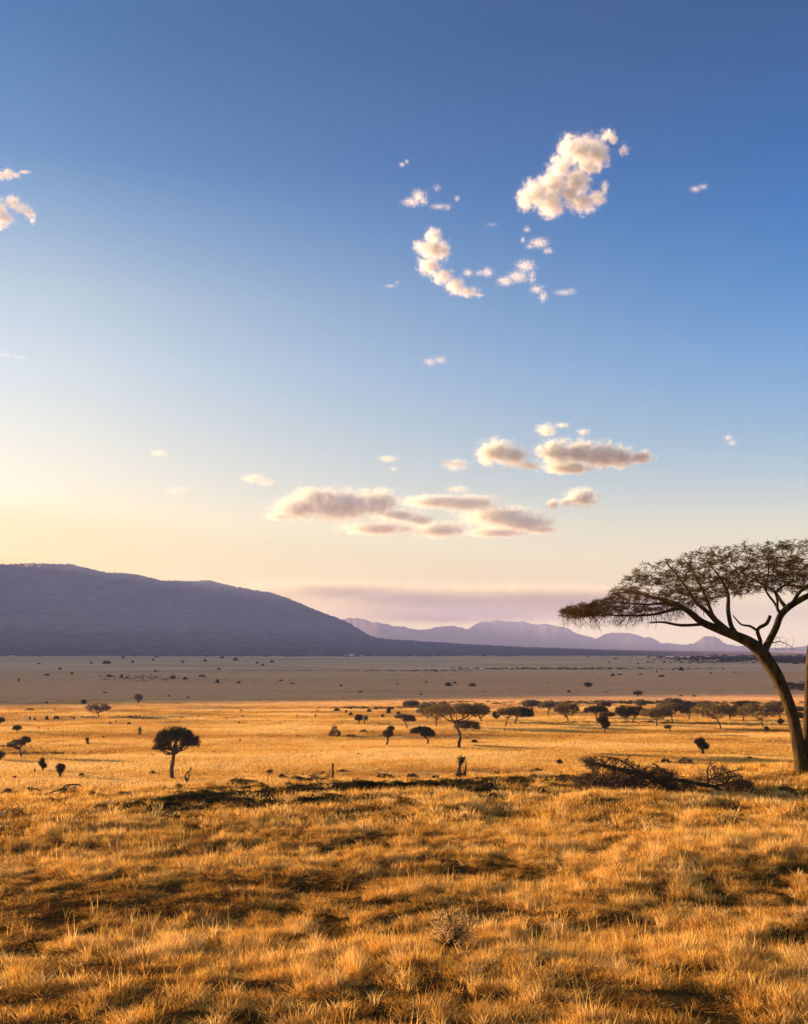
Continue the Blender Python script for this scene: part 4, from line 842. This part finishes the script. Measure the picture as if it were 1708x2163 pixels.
def scatter(name, pts, rotz, scl, tint, idx, sources, label, mat, cat):
    col = bpy.data.collections.new(name + '_kinds')
    for i, o in enumerate(sources): o.name = 'kind_%02d' % i + name; col.objects.link(o)
    me = bpy.data.meshes.new(name); n = len(pts)
    me.vertices.add(n); me.vertices.foreach_set('co', np.asarray(pts, np.float32).ravel())
    rot = np.zeros((n, 3), np.float32); rot[:, 2] = rotz
    for nm, ty, arr in (('rot', 'FLOAT_VECTOR', rot), ('scl', 'FLOAT_VECTOR', scl.astype(np.float32)), ('tint', 'FLOAT', tint.astype(np.float32)), ('idx', 'INT', idx.astype(np.int32)), ('shade_tint', 'FLOAT', (sstep(230, 330, np.asarray(pts)[:, 1]) * .9).astype(np.float32))):
        at = me.attributes.new(nm, ty, 'POINT'); at.data.foreach_set('vector' if ty == 'FLOAT_VECTOR' else 'value', arr.ravel())
    o = bpy.data.objects.new(name, me); COL.objects.link(o)
    ng = bpy.data.node_groups.new(name, 'GeometryNodeTree')
    ng.interface.new_socket('Geometry', in_out='INPUT', socket_type='NodeSocketGeometry'); ng.interface.new_socket('Geometry', in_out='OUTPUT', socket_type='NodeSocketGeometry')
    nn = ng.nodes; ll = ng.links
    gi = nn.new('NodeGroupInput'); go = nn.new('NodeGroupOutput'); ip = nn.new('GeometryNodeInstanceOnPoints'); ci = nn.new('GeometryNodeCollectionInfo')
    ci.inputs['Collection'].default_value = col; ci.inputs['Separate Children'].default_value = True; ci.inputs['Reset Children'].default_value = True
    ip.inputs['Pick Instance'].default_value = True
    def na(nm, ty):
        a = nn.new('GeometryNodeInputNamedAttribute'); a.data_type = ty; a.inputs[0].default_value = nm; return a.outputs[0]
    ll.new(gi.outputs[0], ip.inputs['Points']); ll.new(ci.outputs[0], ip.inputs['Instance']); ll.new(na('idx', 'INT'), ip.inputs['Instance Index'])
    ll.new(na('rot', 'FLOAT_VECTOR'), ip.inputs['Rotation']); ll.new(na('scl', 'FLOAT_VECTOR'), ip.inputs['Scale']); ll.new(ip.outputs[0], go.inputs[0])
    md = o.modifiers.new('scatter', 'NODES'); md.node_group = ng
    return tag(o, label, cat, kind='stuff')
# darker, browner hollows of the foreground (traced in picture pixels of the 1708-wide view, put on the ground as browner, sparser grass with the hollows' shade in its tint)
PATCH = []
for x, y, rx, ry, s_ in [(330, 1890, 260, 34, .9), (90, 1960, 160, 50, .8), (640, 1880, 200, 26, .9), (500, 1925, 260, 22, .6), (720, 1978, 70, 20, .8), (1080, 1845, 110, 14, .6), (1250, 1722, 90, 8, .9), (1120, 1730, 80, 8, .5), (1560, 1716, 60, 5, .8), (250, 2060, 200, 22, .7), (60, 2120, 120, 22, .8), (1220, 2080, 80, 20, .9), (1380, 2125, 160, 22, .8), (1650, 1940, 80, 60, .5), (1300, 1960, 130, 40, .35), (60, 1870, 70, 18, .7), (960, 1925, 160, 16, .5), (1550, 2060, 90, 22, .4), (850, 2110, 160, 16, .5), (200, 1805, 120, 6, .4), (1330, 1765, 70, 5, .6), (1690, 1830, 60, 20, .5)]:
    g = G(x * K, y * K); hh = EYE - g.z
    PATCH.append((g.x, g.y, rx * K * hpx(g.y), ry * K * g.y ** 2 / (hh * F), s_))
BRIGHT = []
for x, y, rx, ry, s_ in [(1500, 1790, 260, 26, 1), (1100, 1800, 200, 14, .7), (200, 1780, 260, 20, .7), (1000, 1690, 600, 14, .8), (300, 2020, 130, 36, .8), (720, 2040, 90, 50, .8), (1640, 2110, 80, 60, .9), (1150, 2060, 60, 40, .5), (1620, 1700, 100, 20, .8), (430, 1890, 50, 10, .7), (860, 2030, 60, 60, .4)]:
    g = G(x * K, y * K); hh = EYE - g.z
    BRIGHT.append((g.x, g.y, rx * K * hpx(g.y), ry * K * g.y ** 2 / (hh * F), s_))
LINE = [(270, 1714), (330, 1700), (400, 1692), (500, 1688), (600, 1680), (700, 1672), (800, 1674), (900, 1672), (1000, 1664), (1100, 1660), (1200, 1655), (1290, 1655)]
LW = [4, 8, 13, 16, 20, 18, 15, 13, 10, 8, 8, 8]
BANK = []
for (xa, ya), w in zip([((LINE[i][0] * (4 - k) + LINE[i + 1][0] * k) / 4, (LINE[i][1] * (4 - k) + LINE[i + 1][1] * k) / 4) for i in range(len(LINE) - 1) for k in range(4)], [(LW[i] * (4 - k) + LW[i + 1] * k) / 4 for i in range(len(LW) - 1) for k in range(4)]):
    g = G(xa * K, ya * K); hh = EYE - g.z
    BANK.append((g.x, g.y, 26 * K * hpx(g.y), w * 0.9 * K * g.y ** 2 / (hh * F), 1.0))
def field(x, y, L):
    v = np.zeros_like(x)
    for a, b, rx, ry, s_ in L:
        wob = 1 + 0.6 * (fbm(x * 1.1 + a, y * 1.1, 71, 3) - 0.5)
        v = np.maximum(v, s_ * np.clip(1.25 - np.sqrt(((x - a) / rx) ** 2 + ((y - b) / ry) ** 2) * wob, 0, 1) ** 0.7)
    return v
def pts_in(n, d0, d1, rng, spread=0.46, margin=2.0):
    y = np.sqrt(rng.uniform(d0 ** 2, d1 ** 2, n)); x = rng.uniform(-1, 1, n) * (y * spread + margin); return x, y
def grasses():
    rng = np.random.default_rng(99)
    near = [tuft_mesh(26, .125, .0085, .075, .55, 200 + k) for k in range(4)] + [tuft_mesh(18, .215, .0080, .05, .36, 210 + k) for k in range(3)] + [tuft_mesh(40, .10, .0110, .15, .9, 220 + k) for k in range(3)] + [tuft_mesh(3, .38, .0070, .05, .25, 225 + k) for k in range(2)]
    x, y = pts_in(100000, 8.5, 27, rng)
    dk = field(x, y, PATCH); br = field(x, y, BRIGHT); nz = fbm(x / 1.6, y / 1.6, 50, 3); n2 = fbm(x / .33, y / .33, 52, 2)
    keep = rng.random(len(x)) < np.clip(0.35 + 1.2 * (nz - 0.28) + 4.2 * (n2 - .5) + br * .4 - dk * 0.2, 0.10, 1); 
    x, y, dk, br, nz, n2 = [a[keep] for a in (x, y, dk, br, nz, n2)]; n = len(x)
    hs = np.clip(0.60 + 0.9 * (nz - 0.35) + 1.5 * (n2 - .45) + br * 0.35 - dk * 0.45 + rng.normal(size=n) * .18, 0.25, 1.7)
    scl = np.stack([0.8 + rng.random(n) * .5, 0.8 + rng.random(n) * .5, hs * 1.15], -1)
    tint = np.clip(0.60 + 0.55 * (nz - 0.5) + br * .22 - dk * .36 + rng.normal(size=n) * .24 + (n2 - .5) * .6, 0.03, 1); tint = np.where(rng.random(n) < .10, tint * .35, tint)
    idx = np.where(rng.random(n) < .2 + br * .35 - dk * .2, rng.integers(4, 7, n), rng.integers(0, 4, n)); idx = np.where(rng.random(n) < dk * .7 + .10, rng.integers(7, 10, n), idx); idx = np.where(rng.random(n) < .05, rng.integers(10, 12, n), idx)
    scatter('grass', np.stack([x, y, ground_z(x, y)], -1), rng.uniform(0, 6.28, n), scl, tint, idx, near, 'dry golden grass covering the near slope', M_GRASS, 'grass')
    mid = [tuft_mesh(26, .20, .019, .14, .45, 230 + k) for k in range(4)] + [tuft_mesh(20, .30, .017, .11, .3, 240 + k) for k in range(2)]
    x, y = pts_in(42000, 26, 52, rng, .46, 3)
    keep = (y < crest(x) + 12) & (rng.random(len(x)) > field(x, y, BANK) * .95); x, y = x[keep], y[keep]
    dk = field(x, y, PATCH); br = field(x, y, BRIGHT); nz = .45 * fbm(x / 2.2, y / 2.2, 54, 3) + .55 * fbm(x / .8, y / .8, 58, 2)
    keep = rng.random(len(x)) < np.clip(0.42 + 2.6 * (nz - 0.4) + br * .5 - dk * 0.35, 0.3, 1); x, y, dk, br, nz = [a[keep] for a in (x, y, dk, br, nz)]; n = len(x)
    hs = np.clip(0.7 + 2.0 * (nz - 0.44) + br * 0.3 - dk * 0.5 + rng.normal(size=n) * .14, 0.25, 1.4)
    scl = np.stack([0.9 + rng.random(n) * .5, 0.9 + rng.random(n) * .5, hs], -1)
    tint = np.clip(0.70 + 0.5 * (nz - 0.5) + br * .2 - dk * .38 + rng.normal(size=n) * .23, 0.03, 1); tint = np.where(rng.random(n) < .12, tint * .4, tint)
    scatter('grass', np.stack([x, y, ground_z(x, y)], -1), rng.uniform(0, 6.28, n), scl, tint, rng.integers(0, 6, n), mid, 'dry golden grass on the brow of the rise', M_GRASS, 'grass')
    farT = [tuft_mesh(60, .42, .045, 1.1, .25, 250 + k) for k in range(4)]
    x, y = pts_in(120000, 60, 760, rng, .42, 12); xa, ya = pts_in(14000, 70, 190, rng, .44, 6); x = np.concatenate([x, xa]); y = np.concatenate([y, ya])
    keep = (y > crest(x) + 12) & (rng.random(len(x)) < 1 - sstep(260, 760, y) * .96); x, y = x[keep], y[keep]
    nz = .6 * fbm(x / 22.0, y / 9.0, 57, 4) + .4 * fbm(x / 90.0, y / 12.0, 59, 3); keep = rng.random(len(x)) < np.clip(.5 + 2.6 * (nz - .40), np.where(y < 140, .35, .06), 1); x, y, nz = x[keep], y[keep], nz[keep]; n = len(x)
    s = 0.8 + rng.random(n) * .6
    scl = np.stack([s * (1 + y / 400), s * (1 + y / 400), np.clip(.6 + (nz - .4) + rng.normal(size=n) * .1, .3, 1.2)], -1)
    tint = np.clip(0.70 + 1.9 * (nz - 0.5) + rng.normal(size=n) * .12, 0.1, 1)
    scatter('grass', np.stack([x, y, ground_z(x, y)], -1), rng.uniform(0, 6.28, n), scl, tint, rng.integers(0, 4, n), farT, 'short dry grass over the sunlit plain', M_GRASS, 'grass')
grasses()
# the scrub band along the edge of the rise
def scrub():
    rng = np.random.default_rng(12)
    src = [bpy.data.objects.new('s', bush_mesh('bush', 500, 300 + k, M_SCRUB if k < 3 else M_CROWN_DARK, .5, .03, .26)) for k in range(5)]
    line, W_ = LINE, LW
    x = []; y = []; sc = []
    for i in range(3600):
        k = rng.integers(0, len(line) - 1); t = rng.random()
        xa = line[k][0] * (1 - t) + line[k + 1][0] * t; ya = line[k][1] * (1 - t) + line[k + 1][1] * t + rng.normal() * (W_[k] * .62)
        g = G(xa * K, ya * K)
        if mnoise.noise(Vector((xa / 40, ya / 12, 3))) < -0.15: continue
        x.append(g.x); y.append(g.y); sc.append(hpx(g.y) * rng.uniform(5, 12))
    x = np.array(x); y = np.array(y); sc = np.array(sc); n = len(x)
    scatter('scrub', np.stack([x, y, ground_z(x, y) - .02], -1), rng.uniform(0, 6.28, n), np.stack([sc * 1.3, sc * 1.3, sc * .8], -1), np.ones(n), rng.integers(0, 5, n), src, 'dark low scrub in a band along the edge of the rise', None, 'scrub')
scrub()
def far_scrub_shadows():
    rng = np.random.default_rng(21)
    src = [bpy.data.objects.new('s', bush_mesh('bush', 260, 320 + k, M_CROWN_DARK if k else M_CROWN_GREY, .5, .05, .3)) for k in range(4)]
    X = []; Y = []; SC = []
    for x, y, rx, ry, n, s_ in [(1600, 1392, 180, 5.5, 900, 2.6), (1700, 1396, 60, 6, 500, 3), (1190, 1414, 230, 2.0, 260, 1.8), (900, 1418, 120, 1.5, 90, 1.6), (290, 1433, 90, 6, 120, 1.6), (1690, 1452, 40, 7, 220, 3), (320, 1517, 125, 2.6, 420, 2.0), (60, 1594, 80, 4, 420, 2.4), (1260, 1528, 200, 2, 200, 2.0), (1550, 1530, 150, 2, 200, 2), (1500, 1400, 120, 2, 90, 1.6), (640, 1387, 500, 1.0, 260, 1.6), (1050, 1545, 60, 3, 60, 2), (780, 1497, 90, 3, 80, 2.4), (1300, 1487, 330, 3.0, 420, 3.2), (700, 1640, 300, 8, 130, 2.2), (300, 1625, 120, 4, 50, 2), (1300, 1600, 250, 5, 70, 2), (200, 1545, 200, 3, 120, 1.6), (500, 1575, 160, 2, 90, 1.8), (1150, 1570, 200, 3, 90, 1.6), (700, 1620, 420, 10, 190, 1.6), (120, 1640, 160, 10, 120, 1.6), (1500, 1590, 200, 6, 90, 1.8), (1400, 1560, 300, 3, 90, 1.5), (850, 1450, 850, 26, 160, 1.2)]:  # streaks beside the left trees stand in for shadows, laid as dark scrub
        for i in range(n):
            a, b = rng.normal(size=2) * .5
            px, py = (x + a * rx) * K, (y + b * ry) * K
            if py < 652.5: continue
            g = G(px, py); X.append(g.x); Y.append(g.y); SC.append(min(9, hpx(g.y) * rng.uniform(.6, 1.6) * s_))
    X = np.array(X); Y = np.array(Y); sc = np.array(SC); n = len(X)
    scatter('distant_scrub_shadows', np.stack([X, Y, ground_z(X, Y)], -1), rng.uniform(0, 6.28, n), np.stack([sc * 1.3, sc * 1.3, sc * .6], -1), np.ones(n), rng.integers(0, 4, n), src, 'dark woodland, scrub and shadow streaks far out on the plain', None, 'scrub')
far_scrub_shadows()

# ------------------------------------------------------------------ haze
def haze():
    m, n, l = new_mat('haze'); n.remove(n['Principled BSDF'])
    out = [x for x in n if x.type == 'OUTPUT_MATERIAL'][0]
    pv = N(n, 'ShaderNodeVolumePrincipled'); pv.inputs['Color'].default_value = (0.42, 0.455, 0.78, 1)
    pv.inputs['Density'].default_value = HAZE; pv.inputs['Anisotropy'].default_value = 0.32
    l.new(pv.outputs[0], out.inputs['Volume'])
    x0, x1, y0, y1, z0, z1 = -3600, 7000, -300, 12000, -5, 400
    V = [(x, y, z) for x in (x0, x1) for y in (y0, y1) for z in (z0, z1)]
    q = [(0, 1, 3, 2), (4, 6, 7, 5), (0, 4, 5, 1), (2, 3, 7, 6), (0, 2, 6, 4), (1, 5, 7, 3)]
    o = np_mesh('haze', V, [np.array(q)], m); tag(o, kind='stuff')
HAZE = 1.0e-4
haze()
